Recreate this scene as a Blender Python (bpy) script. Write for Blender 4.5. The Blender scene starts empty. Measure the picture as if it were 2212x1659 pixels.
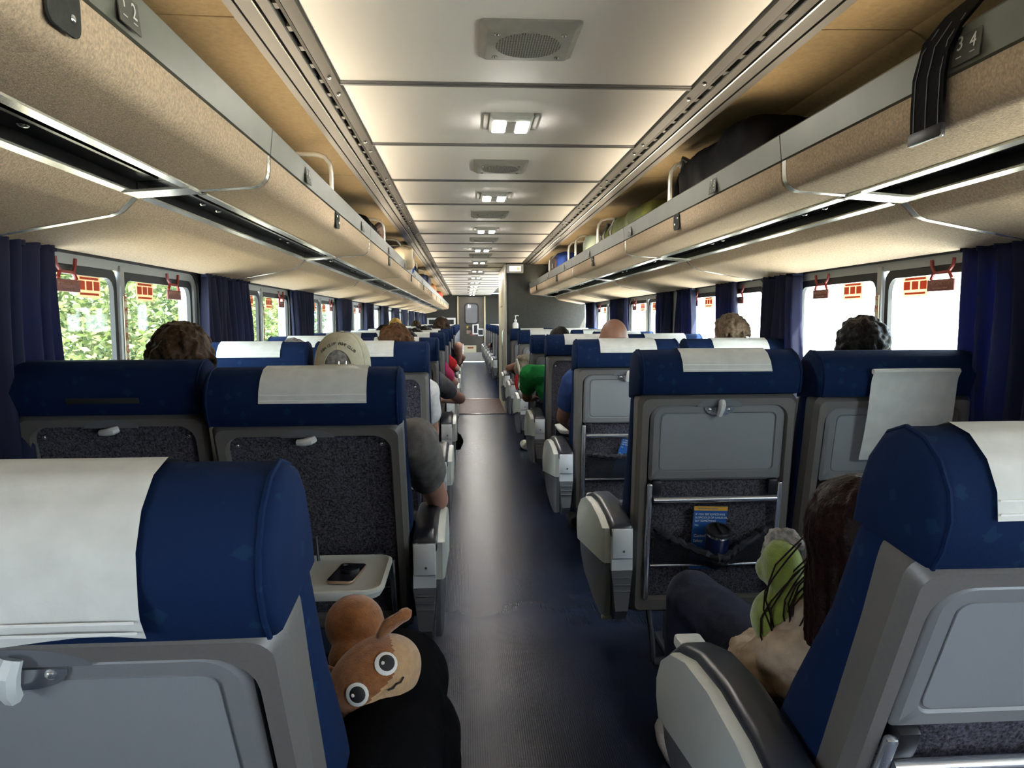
import bpy, bmesh, math, random
from mathutils import Vector, Matrix
random.seed(7)
RAD = math.radians
S = bpy.context.scene
C = S.collection

# ---------------------------------------------------------------- camera, world, sun, exposure
F_PX = 1593.7
cam_d = bpy.data.cameras.new('camera')
cam_d.sensor_width = 36.0
cam_d.lens = 36.0 * F_PX / 2212.0
cam_d.clip_start = 0.02
cam_d.clip_end = 400
cam = bpy.data.objects.new('camera', cam_d)
C.objects.link(cam)
yaw, pitch, roll = 0.061773, 0.0855655, -0.0033565
fw = Vector((math.sin(yaw) * math.cos(pitch), math.cos(yaw) * math.cos(pitch), -math.sin(pitch)))
r0 = Vector((math.cos(yaw), -math.sin(yaw), 0))
u0 = r0.cross(fw)
r1 = r0 * math.cos(roll) + u0 * math.sin(roll)
u1 = -r0 * math.sin(roll) + u0 * math.cos(roll)
cam.matrix_world = Matrix(((r1.x, u1.x, -fw.x, -0.188), (r1.y, u1.y, -fw.y, 0.0), (r1.z, u1.z, -fw.z, 1.33), (0, 0, 0, 1)))
S.camera = cam
S.view_settings.view_transform = 'Standard'
S.view_settings.look = 'None'
S.view_settings.gamma = 1.0
S.view_settings.use_curve_mapping = False
S.view_settings.exposure = 1.35
W = bpy.data.worlds.new('sky')
S.world = W
W.use_nodes = True
_bg = W.node_tree.nodes['Background']
_bg.inputs[0].default_value = (0.74, 0.87, 1.0, 1)
_bg.inputs[1].default_value = 6.5
sun_d = bpy.data.lights.new('sun', 'SUN')
sun_d.energy = 26.0
sun_d.angle = 0.03
sun_d.color = (1.0, 0.95, 0.84)
sun = bpy.data.objects.new('sun', sun_d)
C.objects.link(sun)
sun.rotation_euler = Vector((-0.42, 0.30, -0.86)).to_track_quat('-Z', 'Y').to_euler()
LENS_GLOW = 70.0
RACK_FILL_GLOW = 13.0
cy = S.cycles
cy.use_denoising = True
cy.max_bounces = 8
cy.diffuse_bounces = 5
cy.adaptive_threshold = 0.03
cy.glossy_bounces = 4
cy.transparent_max_bounces = 24
cy.sample_clamp_indirect = 6.0
cy.caustics_reflective = False
cy.caustics_refractive = False
cy.use_light_tree = True

ORD = ['first', 'second', 'third', 'fourth', 'fifth', 'sixth', 'seventh', 'eighth', 'ninth', 'tenth', 'eleventh',
       'twelfth', 'thirteenth', 'fourteenth', 'fifteenth', 'sixteenth', 'seventeenth']

# ---------------------------------------------------------------- materials
def new_mat(name):
    m = bpy.data.materials.new(name)
    m.use_nodes = True
    nt = m.node_tree
    return m, nt, nt.nodes['Principled BSDF']

def mat(name, col, rough=0.5, metal=0.0, noise=0.0, nscale=30, bump=0.0, bscale=200, coat=0.0, spec=0.5, sheen=0.0, stretch=None):
    m, nt, p = new_mat(name)
    N = nt.nodes
    p.inputs['Base Color'].default_value = (*col, 1)
    p.inputs['Roughness'].default_value = rough
    p.inputs['Metallic'].default_value = metal
    p.inputs['Specular IOR Level'].default_value = spec
    if coat:
        p.inputs['Coat Weight'].default_value = coat
        p.inputs['Coat Roughness'].default_value = 0.15
    if sheen:
        p.inputs['Sheen Weight'].default_value = sheen
    tc = N.new('ShaderNodeTexCoord')
    src = tc.outputs['Object']
    if stretch:
        mp = N.new('ShaderNodeMapping')
        mp.inputs['Scale'].default_value = stretch
        nt.links.new(src, mp.inputs[0])
        src = mp.outputs[0]
    if noise:
        n = N.new('ShaderNodeTexNoise')
        n.inputs['Scale'].default_value = nscale
        n.inputs['Detail'].default_value = 4
        nt.links.new(src, n.inputs['Vector'])
        cr = N.new('ShaderNodeValToRGB')
        a = cr.color_ramp
        a.elements[0].position = 0.3
        a.elements[1].position = 0.7
        a.elements[0].color = (*[max(0, c * (1 - noise)) for c in col], 1)
        a.elements[1].color = (*[min(1, c * (1 + noise)) for c in col], 1)
        nt.links.new(n.outputs['Fac'], cr.inputs[0])
        nt.links.new(cr.outputs[0], p.inputs['Base Color'])
    if bump:
        n2 = N.new('ShaderNodeTexNoise')
        n2.inputs['Scale'].default_value = bscale
        n2.inputs['Detail'].default_value = 3
        nt.links.new(src, n2.inputs['Vector'])
        b = N.new('ShaderNodeBump')
        b.inputs['Strength'].default_value = bump
        b.inputs['Distance'].default_value = 0.004
        nt.links.new(n2.outputs['Fac'], b.inputs['Height'])
        nt.links.new(b.outputs[0], p.inputs['Normal'])
    return m

def emit(name, col, strength):
    m, nt, p = new_mat(name)
    p.inputs['Base Color'].default_value = (*col, 1)
    p.inputs['Emission Color'].default_value = (*col, 1)
    p.inputs['Emission Strength'].default_value = strength
    return m

def glass_mat(name, tint, gloss=0.03):
    m, nt, p = new_mat(name)
    N = nt.nodes
    out = N['Material Output']
    tr = N.new('ShaderNodeBsdfTransparent')
    tr.inputs[0].default_value = (*tint, 1)
    gl = N.new('ShaderNodeBsdfGlossy')
    gl.inputs['Roughness'].default_value = 0.02
    mx = N.new('ShaderNodeMixShader')
    mx.inputs[0].default_value = gloss
    nt.links.new(tr.outputs[0], mx.inputs[1])
    nt.links.new(gl.outputs[0], mx.inputs[2])
    nt.links.new(mx.outputs[0], out.inputs[0])
    return m

def cloth_translucent(name, col, trans=0.35, tcol=None):
    m, nt, p = new_mat(name)
    N = nt.nodes
    out = N['Material Output']
    p.inputs['Base Color'].default_value = (*col, 1)
    p.inputs['Roughness'].default_value = 0.8
    t = N.new('ShaderNodeBsdfTranslucent')
    t.inputs[0].default_value = (*(tcol or col), 1)
    mx = N.new('ShaderNodeMixShader')
    mx.inputs[0].default_value = trans
    nt.links.new(p.outputs[0], mx.inputs[1])
    nt.links.new(t.outputs[0], mx.inputs[2])
    nt.links.new(mx.outputs[0], out.inputs[0])
    return m

def seat_fabric():
    m, nt, p = new_mat('seat_fabric')
    N, L = nt.nodes, nt.links
    tc = N.new('ShaderNodeTexCoord')
    vo = N.new('ShaderNodeTexVoronoi')
    vo.distance = 'MANHATTAN'
    vo.inputs['Scale'].default_value = 22
    n = N.new('ShaderNodeTexNoise')
    n.inputs['Scale'].default_value = 60
    n.inputs['Detail'].default_value = 4
    L.new(tc.outputs['Object'], vo.inputs['Vector'])
    L.new(tc.outputs['Object'], n.inputs['Vector'])
    ad = N.new('ShaderNodeMath')
    ad.operation = 'ADD'
    mu = N.new('ShaderNodeMath')
    mu.operation = 'MULTIPLY'
    mu.inputs[1].default_value = 0.5
    L.new(n.outputs['Fac'], mu.inputs[0])
    L.new(vo.outputs['Distance'], ad.inputs[0])
    L.new(mu.outputs[0], ad.inputs[1])
    cr = N.new('ShaderNodeValToRGB')
    e = cr.color_ramp.elements
    e[0].position, e[0].color = 0.50, (0.0075, 0.025, 0.062, 1)
    e[1].position, e[1].color = 0.56, (0.0048, 0.0145, 0.050, 1)
    L.new(ad.outputs[0], cr.inputs[0])
    L.new(cr.outputs[0], p.inputs['Base Color'])
    p.inputs['Roughness'].default_value = 0.85
    p.inputs['Specular IOR Level'].default_value = 0.10
    n2 = N.new('ShaderNodeTexNoise')
    n2.inputs['Scale'].default_value = 700
    b = N.new('ShaderNodeBump')
    b.inputs['Strength'].default_value = 0.25
    b.inputs['Distance'].default_value = 0.002
    L.new(tc.outputs['Object'], n2.inputs['Vector'])
    L.new(n2.outputs['Fac'], b.inputs['Height'])
    L.new(b.outputs[0], p.inputs['Normal'])
    return m

def floor_mat():
    m, nt, p = new_mat('aisle_carpet')
    N, L = nt.nodes, nt.links
    tc = N.new('ShaderNodeTexCoord')
    n = N.new('ShaderNodeTexNoise')
    n.inputs['Scale'].default_value = 3.0
    n.inputs['Detail'].default_value = 5
    L.new(tc.outputs['Object'], n.inputs['Vector'])
    cr = N.new('ShaderNodeValToRGB')
    e = cr.color_ramp.elements
    e[0].position, e[0].color = 0.3, (0.011, 0.016, 0.036, 1)
    e[1].position, e[1].color = 0.75, (0.021, 0.028, 0.052, 1)
    L.new(n.outputs['Fac'], cr.inputs[0])
    L.new(cr.outputs[0], p.inputs['Base Color'])
    w = N.new('ShaderNodeTexWave')
    w.inputs['Scale'].default_value = 42
    w.inputs['Distortion'].default_value = 0.6
    L.new(tc.outputs['Object'], w.inputs['Vector'])
    b = N.new('ShaderNodeBump')
    b.inputs['Strength'].default_value = 0.1
    b.inputs['Distance'].default_value = 0.001
    L.new(w.outputs['Fac'], b.inputs['Height'])
    L.new(b.outputs[0], p.inputs['Normal'])
    p.inputs['Roughness'].default_value = 0.27
    p.inputs['Specular IOR Level'].default_value = 0.11
    return m

def wood_mat():
    m, nt, p = new_mat('vestibule_wood')
    N, L = nt.nodes, nt.links
    tc = N.new('ShaderNodeTexCoord')
    mp = N.new('ShaderNodeMapping')
    mp.inputs['Scale'].default_value = (14, 1.2, 1)
    n = N.new('ShaderNodeTexNoise')
    n.inputs['Scale'].default_value = 4
    n.inputs['Detail'].default_value = 6
    L.new(tc.outputs['Object'], mp.inputs[0])
    L.new(mp.outputs[0], n.inputs['Vector'])
    cr = N.new('ShaderNodeValToRGB')
    e = cr.color_ramp.elements
    e[0].position, e[0].color = 0.3, (0.045, 0.018, 0.013, 1)
    e[1].position, e[1].color = 0.7, (0.12, 0.048, 0.035, 1)
    L.new(n.outputs['Fac'], cr.inputs[0])
    L.new(cr.outputs[0], p.inputs['Base Color'])
    p.inputs['Roughness'].default_value = 0.35
    p.inputs['Specular IOR Level'].default_value = 0.06
    return m

def leaf_mat(name, a, b):
    m, nt, p = new_mat(name)
    N, L = nt.nodes, nt.links
    out = N['Material Output']
    tc = N.new('ShaderNodeTexCoord')
    n = N.new('ShaderNodeTexNoise')
    n.inputs['Scale'].default_value = 1.4
    n.inputs['Detail'].default_value = 5
    L.new(tc.outputs['Object'], n.inputs['Vector'])
    cr = N.new('ShaderNodeValToRGB')
    e = cr.color_ramp.elements
    e[0].position, e[0].color = 0.35, (*a, 1)
    e[1].position, e[1].color = 0.65, (*b, 1)
    L.new(n.outputs['Fac'], cr.inputs[0])
    L.new(cr.outputs[0], p.inputs['Base Color'])
    p.inputs['Roughness'].default_value = 0.6
    t = N.new('ShaderNodeBsdfTranslucent')
    L.new(cr.outputs[0], t.inputs[0])
    mx = N.new('ShaderNodeMixShader')
    mx.inputs[0].default_value = 0.35
    L.new(p.outputs[0], mx.inputs[1])
    L.new(t.outputs[0], mx.inputs[2])
    L.new(mx.outputs[0], out.inputs[0])
    return m

def dots_mat(name, col, hole, scale):
    """perforated metal: rings of small holes"""
    m, nt, p = new_mat(name)
    N, L = nt.nodes, nt.links
    tc = N.new('ShaderNodeTexCoord')
    vo = N.new('ShaderNodeTexVoronoi')
    vo.inputs['Scale'].default_value = scale
    vo.inputs['Randomness'].default_value = 0.15
    L.new(tc.outputs['Object'], vo.inputs['Vector'])
    cr = N.new('ShaderNodeValToRGB')
    e = cr.color_ramp.elements
    e[0].position, e[0].color = 0.30, (*hole, 1)
    e[1].position, e[1].color = 0.40, (*col, 1)
    L.new(vo.outputs['Distance'], cr.inputs[0])
    L.new(cr.outputs[0], p.inputs['Base Color'])
    p.inputs['Metallic'].default_value = 0.5
    p.inputs['Roughness'].default_value = 0.45
    return m

def mesh_fabric(name, col, clear):
    m, nt, p = new_mat(name)
    N, L = nt.nodes, nt.links
    tc = N.new('ShaderNodeTexCoord')
    ck = N.new('ShaderNodeTexChecker')
    ck.inputs['Scale'].default_value = 260
    L.new(tc.outputs['Object'], ck.inputs['Vector'])
    p.inputs['Base Color'].default_value = (*col, 1)
    p.inputs['Roughness'].default_value = 0.7
    mu = N.new('ShaderNodeMath')
    mu.operation = 'MULTIPLY_ADD'
    mu.inputs[1].default_value = clear
    mu.inputs[2].default_value = 1 - clear
    L.new(ck.outputs['Fac'], mu.inputs[0])
    L.new(mu.outputs[0], p.inputs['Alpha'])
    return m

M = {}
M['ceiling'] = mat('ceiling_laminate', (0.80, 0.775, 0.73), 0.62, spec=0.2, bump=0.06, bscale=420)
M['joint'] = mat('joint_metal', (0.20, 0.195, 0.19), 0.5, 0.3)
M['rail_metal'] = mat('rail_metal', (0.022, 0.019, 0.013), 0.5, 0.15, noise=0.15, nscale=6)
M['bright_metal'] = mat('bright_metal', (0.75, 0.74, 0.70), 0.22, 0.9)
M['brushed'] = mat('brushed_aluminium', (0.36, 0.35, 0.31), 0.55, 0.2, noise=0.06, nscale=30)
M['rack_rail'] = mat('rack_rail_aluminium', (0.185, 0.19, 0.155), 0.42, 0.35, noise=0.06, nscale=8)
M['rack_trim'] = mat('rack_trim_aluminium', (0.80, 0.78, 0.70), 0.25, 0.7)
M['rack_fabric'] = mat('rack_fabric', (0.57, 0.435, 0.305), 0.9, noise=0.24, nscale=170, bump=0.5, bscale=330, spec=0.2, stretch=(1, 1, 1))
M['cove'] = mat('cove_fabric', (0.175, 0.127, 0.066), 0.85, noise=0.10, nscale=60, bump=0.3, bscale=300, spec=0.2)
M['slot'] = mat('slot_black', (0.004, 0.004, 0.005), 0.35)
M['black'] = mat('black_plastic', (0.012, 0.012, 0.014), 0.4)
M['rubber'] = mat('black_rubber', (0.015, 0.015, 0.016), 0.55)
M['wall'] = mat('wall_laminate', (0.40, 0.40, 0.42), 0.5)
M['charcoal'] = mat('charcoal_carpet_wall', (0.036, 0.038, 0.033), 0.9, noise=0.2, nscale=80, bump=0.3)
M['cream'] = mat('cream_panel', (0.60, 0.54, 0.36), 0.4)
M['frame_grey'] = mat('window_frame_grey', (0.36, 0.37, 0.36), 0.45, 0.2)
M['glass'] = glass_mat('window_glass', (0.93, 0.96, 0.94))
M['curtain'] = cloth_translucent('curtain_blue', (0.0035, 0.0055, 0.028), 0.13, (0.04, 0.08, 0.45))
M['fabric'] = seat_fabric()
M['shell'] = mat('seat_shell_grey', (0.128, 0.118, 0.107), 0.42, noise=0.05, nscale=200, bump=0.06, bscale=600)
M['tray'] = mat('tray_grey', (0.180, 0.181, 0.183), 0.42, bump=0.05, bscale=500)
M['tray_inset'] = mat('tray_inset_grey', (0.225, 0.231, 0.242), 0.5, bump=0.08, bscale=600)
M['tray_white'] = mat('tray_white', (0.66, 0.67, 0.62), 0.4)
M['carpet_back'] = mat('seat_back_carpet', (0.074, 0.070, 0.086), 0.95, noise=0.75, nscale=190, bump=0.8, bscale=260, spec=0.1)
M['cover'] = mat('headrest_cover_paper', (0.56, 0.56, 0.52), 0.8, noise=0.07, nscale=26, bump=0.15, bscale=60)
M['stitch'] = mat('stitch_white', (0.78, 0.78, 0.74), 0.8)
M['alu'] = mat('aluminium_tube', (0.62, 0.64, 0.68), 0.25, 0.85)
M['latch'] = mat('latch_light_grey', (0.60, 0.61, 0.58), 0.35)
M['arm_light'] = mat('armrest_light', (0.50, 0.52, 0.48), 0.45, bump=0.05, bscale=500)
M['arm_white'] = mat('armrest_white', (0.66, 0.69, 0.72), 0.4)
M['arm_grey'] = mat('armrest_grey', (0.13, 0.135, 0.145), 0.5)
M['arm_pad'] = mat('armrest_vinyl', (0.016, 0.020, 0.030), 0.32, spec=0.6)
M['base'] = mat('seat_base_dark', (0.035, 0.042, 0.055), 0.5, 0.2)
M['floor'] = floor_mat()
M['wood'] = wood_mat()
M['pocket'] = mesh_fabric('pocket_mesh', (0.012, 0.014, 0.020), 0.35)
M['pocket_hem'] = mat('pocket_hem', (0.012, 0.013, 0.020), 0.7)
M['red'] = mat('handle_red', (0.24, 0.022, 0.016), 0.4)
M['dark_red'] = mat('handle_plate', (0.22, 0.075, 0.065), 0.5)
M['sticker'] = cloth_translucent('sticker_pale', (0.72, 0.55, 0.42), 0.65, (0.72, 0.50, 0.35))
M['sticker_red'] = cloth_translucent('sticker_red', (0.62, 0.17, 0.10), 0.55, (0.60, 0.19, 0.11))
M['white'] = mat('white_paint', (0.78, 0.78, 0.74), 0.5)
M['ink'] = mat('black_ink', (0.015, 0.015, 0.015), 0.7)
M['plate'] = mat('number_plate', (0.10, 0.097, 0.080), 0.5)
M['navy'] = mat('navy_enamel', (0.010, 0.022, 0.085), 0.35)
M['print_blue'] = mat('print_blue', (0.014, 0.10, 0.36), 0.5)
M['print_gold'] = mat('print_gold', (0.80, 0.42, 0.06), 0.5)
M['steel'] = mat('door_steel', (0.10, 0.09, 0.075), 0.36, 0.5, noise=0.1, nscale=4)
M['lens'] = emit('lamp_lens', (1.0, 0.95, 0.89), LENS_GLOW)
M['strip'] = emit('vestibule_strip', (1.0, 0.97, 0.95), 14.0)
M['tube'] = emit('added_fill_glow', (1.0, 0.84, 0.62), RACK_FILL_GLOW)  # glow of the tubes added out of view on the rack shelves
M['screen'] = emit('sign_screen', (0.95, 0.80, 0.62), 0.9)
M['screen_glow'] = emit('sign_arrow', (1.0, 0.55, 0.25), 1.4)
M['speaker'] = dots_mat('speaker_grille', (0.42, 0.41, 0.35), (0.05, 0.05, 0.045), 130)
M['skin'] = mat('skin_light', (0.42, 0.215, 0.155), 0.5, noise=0.10, nscale=25)
M['skin_tan'] = mat('skin_tan', (0.21, 0.097, 0.060), 0.5, noise=0.10, nscale=25)
M['skin_dark'] = mat('skin_brown', (0.16, 0.070, 0.038), 0.5, noise=0.10, nscale=25)

# ---------------------------------------------------------------- mesh builder
def rrect(w, h, r, n=4, cx=0.0, cz=0.0, rb=None):
    """rounded rectangle, counter-clockwise; rb = radius of the two lower corners"""
    rb = r if rb is None else rb
    pts = []
    for (sx, sz, a0, rr) in ((1, -1, -90, rb), (1, 1, 0, r), (-1, 1, 90, r), (-1, -1, 180, rb)):
        ox, oz = cx + sx * (w / 2 - rr), cz + sz * (h / 2 - rr)
        for k in range(n + 1):
            a = RAD(a0 + 90 * k / n)
            pts.append((ox + rr * math.cos(a), oz + rr * math.sin(a)))
    return pts

class MB:
    def __init__(s):
        s.v, s.f = [], []
    def add(s, vs, fs, mx=None):
        o = len(s.v)
        for p in vs:
            p = Vector(p)
            if mx is not None:
                p = mx @ p
            s.v.append(tuple(p))
        s.f += [tuple(o + i for i in f) for f in fs]
        return s
    def loft(s, loops, cap0=True, cap1=True, closed=True, mx=None):
        n = len(loops[0])
        vs = [p for l in loops for p in l]
        fs = []
        for k in range(len(loops) - 1):
            for i in range(n if closed else n - 1):
                j = (i + 1) % n
                fs.append((k * n + i, k * n + j, (k + 1) * n + j, (k + 1) * n + i))
        if cap0:
            fs.append(tuple(range(n))[::-1])
        if cap1:
            fs.append(tuple((len(loops) - 1) * n + i for i in range(n)))
        return s.add(vs, fs, mx)
    def box(s, c, d, mx=None):
        x, y, z = c
        a, b, e = d[0] / 2, d[1] / 2, d[2] / 2
        vs = [(x + i * a, y + j * b, z + k * e) for i in (-1, 1) for j in (-1, 1) for k in (-1, 1)]
        fs = [(0, 1, 3, 2), (4, 6, 7, 5), (0, 4, 5, 1), (2, 3, 7, 6), (0, 2, 6, 4), (1, 5, 7, 3)]
        return s.add(vs, fs, mx)
    def rbox(s, c, d, r=0.01, seg=2, mx=None):
        bm = bmesh.new()
        bmesh.ops.create_cube(bm, size=1)
        bmesh.ops.scale(bm, vec=d, verts=bm.verts)
        r = min(r, min(d) * 0.48)
        bmesh.ops.bevel(bm, geom=bm.edges[:], offset=r, segments=seg, affect='EDGES', profile=0.5)
        bm.verts.index_update()
        s.add([tuple(v.co + Vector(c)) for v in bm.verts], [tuple(v.index for v in f.verts) for f in bm.faces], mx)
        bm.free()
        return s
    def slab(s, pts, y0, y1, bev=0.0, mx=None):
        """extrude an (x,z) outline from y0 (towards the viewer) to y1"""
        if bev:
            cx = sum(p[0] for p in pts) / len(pts)
            cz = sum(p[1] for p in pts) / len(pts)
            ex = max(abs(p[0] - cx) for p in pts)
            ez = max(abs(p[1] - cz) for p in pts)
            q = [(cx + (p[0] - cx) * (1 - bev / ex), cz + (p[1] - cz) * (1 - bev / ez)) for p in pts]
            lo = [[(p[0], y0, p[1]) for p in q], [(p[0], y0 + bev * (1 if y1 > y0 else -1), p[1]) for p in pts], [(p[0], y1, p[1]) for p in pts]]
        else:
            lo = [[(p[0], y, p[1]) for p in pts] for y in (y0, y1)]
        return s.loft(lo, mx=mx)
    def prism(s, pts, y0, y1, mx=None):
        return s.loft([[(p[0], y, p[1]) for p in pts] for y in (y0, y1)], mx=mx)
    def cyl(s, c, r, h, n=16, axis='z', r2=None, mx=None):
        r2 = r if r2 is None else r2
        lo = []
        for (rr, t) in ((r, -h / 2), (r2, h / 2)):
            l = []
            for i in range(n):
                a = 2 * math.pi * i / n
                u, v = rr * math.cos(a), rr * math.sin(a)
                p = {'z': (u, v, t), 'y': (u, t, v), 'x': (t, u, v)}[axis]
                l.append((c[0] + p[0], c[1] + p[1], c[2] + p[2]))
            lo.append(l)
        return s.loft(lo, mx=mx)
    def lathe(s, c, prof, n=20, mx=None):
        lo = [[(c[0] + r * math.cos(2 * math.pi * i / n), c[1] + r * math.sin(2 * math.pi * i / n), c[2] + z) for i in range(n)] for r, z in prof]
        return s.loft(lo, mx=mx)
    def ell(s, c, r, n=14, m=8, mx=None, fn=None):
        r = (r, r, r) if isinstance(r, (int, float)) else r
        vs, fs = [], []
        for j in range(m + 1):
            th = math.pi * j / m
            for i in range(n):
                ph = 2 * math.pi * i / n
                d = Vector((math.sin(th) * math.cos(ph), math.sin(th) * math.sin(ph), math.cos(th)))
                k = fn(d) if fn else 1.0
                vs.append((c[0] + r[0] * d.x * k, c[1] + r[1] * d.y * k, c[2] + r[2] * d.z * k))
        for j in range(m):
            for i in range(n):
                i2 = (i + 1) % n
                fs.append((j * n + i, (j + 1) * n + i, (j + 1) * n + i2, j * n + i2))
        return s.add(vs, fs, mx)
    def tube(s, path, r, n=8, caps=True, mx=None, flat=1.0):
        P = [Vector(p) for p in path]
        rs = r if isinstance(r, (list, tuple)) else [r] * len(P)
        lo, up = [], None
        for k, p in enumerate(P):
            t = (P[min(k + 1, len(P) - 1)] - P[max(k - 1, 0)]).normalized()
            if up is None:
                up = Vector((0, 0, 1)) if abs(t.z) < 0.9 else Vector((0, 1, 0))
            a = t.cross(up).normalized()
            up = a.cross(t).normalized()
            lo.append([tuple(p + (a * math.cos(2 * math.pi * i / n) + up * (math.sin(2 * math.pi * i / n) * flat)) * rs[k]) for i in range(n)])
        return s.loft(lo, caps, caps, mx=mx)
    def capsule(s, a, ra, b, rb, n=12):
        a, b = Vector(a), Vector(b)
        s.tube([a, a.lerp(b, .5), b], [ra, (ra + rb) / 2, rb], n)
        s.ell(a, ra, n, 8)
        s.ell(b, rb, n, 8)
        return s
    def grid(s, fn, nu, nv, mx=None):
        vs = [fn(i / nu, j / nv) for j in range(nv + 1) for i in range(nu + 1)]
        fs = [(j * (nu + 1) + i, j * (nu + 1) + i + 1, (j + 1) * (nu + 1) + i + 1, (j + 1) * (nu + 1) + i) for j in range(nv) for i in range(nu)]
        return s.add(vs, fs, mx)
    def mesh(s, name, smooth=40, fix=True):
        me = bpy.data.meshes.new(name)
        me.from_pydata(s.v, [], s.f)
        if fix:
            bm = bmesh.new()
            bm.from_mesh(me)
            bmesh.ops.remove_doubles(bm, verts=bm.verts, dist=1e-6)
            bmesh.ops.recalc_face_normals(bm, faces=bm.faces)
            bm.to_mesh(me)
            bm.free()
        if smooth:
            me.shade_smooth()
            me.set_sharp_from_angle(angle=RAD(smooth))
        return me
    def obj(s, name, m, parent=None, smooth=40, fix=True):
        return link(name, s.mesh(name, smooth, fix), m, parent)

def link(name, me, m=None, parent=None, mx=None):
    if m is not None:
        m = M[m] if isinstance(m, str) else m
        if not me.materials:
            me.materials.append(m)
    o = bpy.data.objects.new(name, me)
    C.objects.link(o)
    if parent is not None:
        o.parent = parent
    if mx is not None:
        o.matrix_local = mx
    return o

def tag(o, label=None, cat=None, group=None, kind=None):
    if label:
        o['label'] = label
    if cat:
        o['category'] = cat
    if group:
        o['group'] = group
    if kind:
        o['kind'] = kind
    return o

def thing(name, label, cat, loc=(0, 0, 0), group=None, kind=None):
    o = bpy.data.objects.new(name, None)
    o.empty_display_size = 0.05
    C.objects.link(o)
    o.location = loc
    return tag(o, label, cat, group, kind)

def T(x=0, y=0, z=0):
    return Matrix.Translation((x, y, z))
def RX(a):
    return Matrix.Rotation(a, 4, 'X')
def RY(a):
    return Matrix.Rotation(a, 4, 'Y')
def RZ(a):
    return Matrix.Rotation(a, 4, 'Z')

_TMP = bpy.data.scenes.new('workbench')
def evaluated(o):
    vl = _TMP.view_layers[0]
    vl.update()
    return bpy.data.meshes.new_from_object(o.evaluated_get(vl.depsgraph))

_txt = {}
def text_mesh(body, size, extrude=0.0004, align='CENTER', spacing=1.0):
    k = (body, size, extrude, align, spacing)
    if k not in _txt:
        cu = bpy.data.curves.new('lettering', 'FONT')
        cu.body = body
        cu.size = size
        cu.extrude = extrude
        cu.align_x = align
        cu.align_y = 'CENTER'
        cu.space_character = spacing
        cu.resolution_u = 3
        o = bpy.data.objects.new('lettering', cu)
        _TMP.collection.objects.link(o)
        me = evaluated(o)
        bpy.data.objects.remove(o)
        bpy.data.curves.remove(cu)
        me.materials.clear()
        _txt[k] = me
    return _txt[k]

def lettering(body, size, m, parent, mx, align='CENTER', spacing=1.0, name='lettering'):
    me = text_mesh(body, size, align=align, spacing=spacing)
    o = bpy.data.objects.new(name, me)
    if not me.materials:
        me.materials.append(M[m])
    C.objects.link(o)
    o.parent = parent
    o.matrix_local = mx
    return o

def remeshed(mb, name, voxel, smooth=4, noise=None):
    """fuse overlapping shapes into one continuous surface"""
    me = bpy.data.meshes.new(name + '_raw')
    me.from_pydata(mb.v, [], mb.f)
    o = bpy.data.objects.new('tmp', me)
    _TMP.collection.objects.link(o)
    md = o.modifiers.new('r', 'REMESH')
    md.mode = 'VOXEL'
    md.voxel_size = voxel
    md.use_smooth_shade = True
    if smooth:
        sm = o.modifiers.new('s', 'SMOOTH')
        sm.factor = 0.5
        sm.iterations = smooth
    if noise:
        tx = bpy.data.textures.new('n', 'CLOUDS')
        tx.noise_scale = noise[1]
        tx.noise_depth = 3
        dm = o.modifiers.new('d', 'DISPLACE')
        dm.texture = tx
        dm.strength = noise[0]
        dm.mid_level = 0.5
        dm.texture_coords = 'GLOBAL'
    out = evaluated(o)
    out.name = name
    bpy.data.objects.remove(o)
    bpy.data.meshes.remove(me)
    out.shade_smooth()
    return out

# ================================================================= THE CAR
Y0, Y1 = -2.3, 24.0
PART_Y0, PART_Y1 = 10.58, 12.55
CEIL = 2.15
SIDES = (('left', -1), ('right', 1))

# ---------------------------------------------------------------- floor
fl = MB().box((0, (Y0 + Y1) / 2, -0.03), (3.2, Y1 - Y0, 0.06)).obj('floor', 'floor')
tag(fl, 'dark blue ribbed carpet running down the aisle', None, kind='structure')
vf = MB().box((0, (10.5 + 12.5) / 2, 0.003), (0.80, 2.0, 0.006)).obj('vestibule_floor', 'wood', fl)
for yy in (10.5, 12.5):
    MB().rbox((0, yy, 0.006), (0.80, 0.03, 0.012), 0.004).obj('threshold_strip', 'bright_metal', fl)

# ---------------------------------------------------------------- ceiling: backing, panels, joints, coves
cl = MB().box((0, (Y0 + Y1) / 2, 2.24), (3.2, Y1 - Y0, 0.04)).obj('ceiling', 'joint')
tag(cl, 'pale panelled ceiling over the aisle with metal joints', None, kind='structure')
PJ0, PJ = 2.647, 0.8825
pm = MB().rbox((0, 0, 0), (1.232, PJ - 0.034, 0.02), 0.004).mesh('ceiling_panel')
jm = MB().box((0, 0, -0.004), (1.232, 0.040, 0.018)).box((0, 0, -0.0145), (1.232, 0.012, 0.004)).mesh('joint_strip')
k = -5
while PJ0 + k * PJ < Y1 - 0.3:
    yj = PJ0 + k * PJ
    link('ceiling_panel', pm, 'ceiling', cl, T(0, yj + PJ / 2, CEIL + 0.01))
    link('joint_strip', jm, 'joint', cl, T(0, yj, CEIL + 0.008))
    k += 1

def thick(prof, t):
    """closed outline from an open (x,z) line, thickened by t along its left normal"""
    out = []
    n = len(prof)
    for i, p in enumerate(prof):
        a = Vector(prof[max(i - 1, 0)])
        b = Vector(prof[min(i + 1, n - 1)])
        d = (b - a).normalized()
        out.append((p[0] - d.y * t, p[1] + d.x * t))
    return list(prof) + out[::-1]

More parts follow.
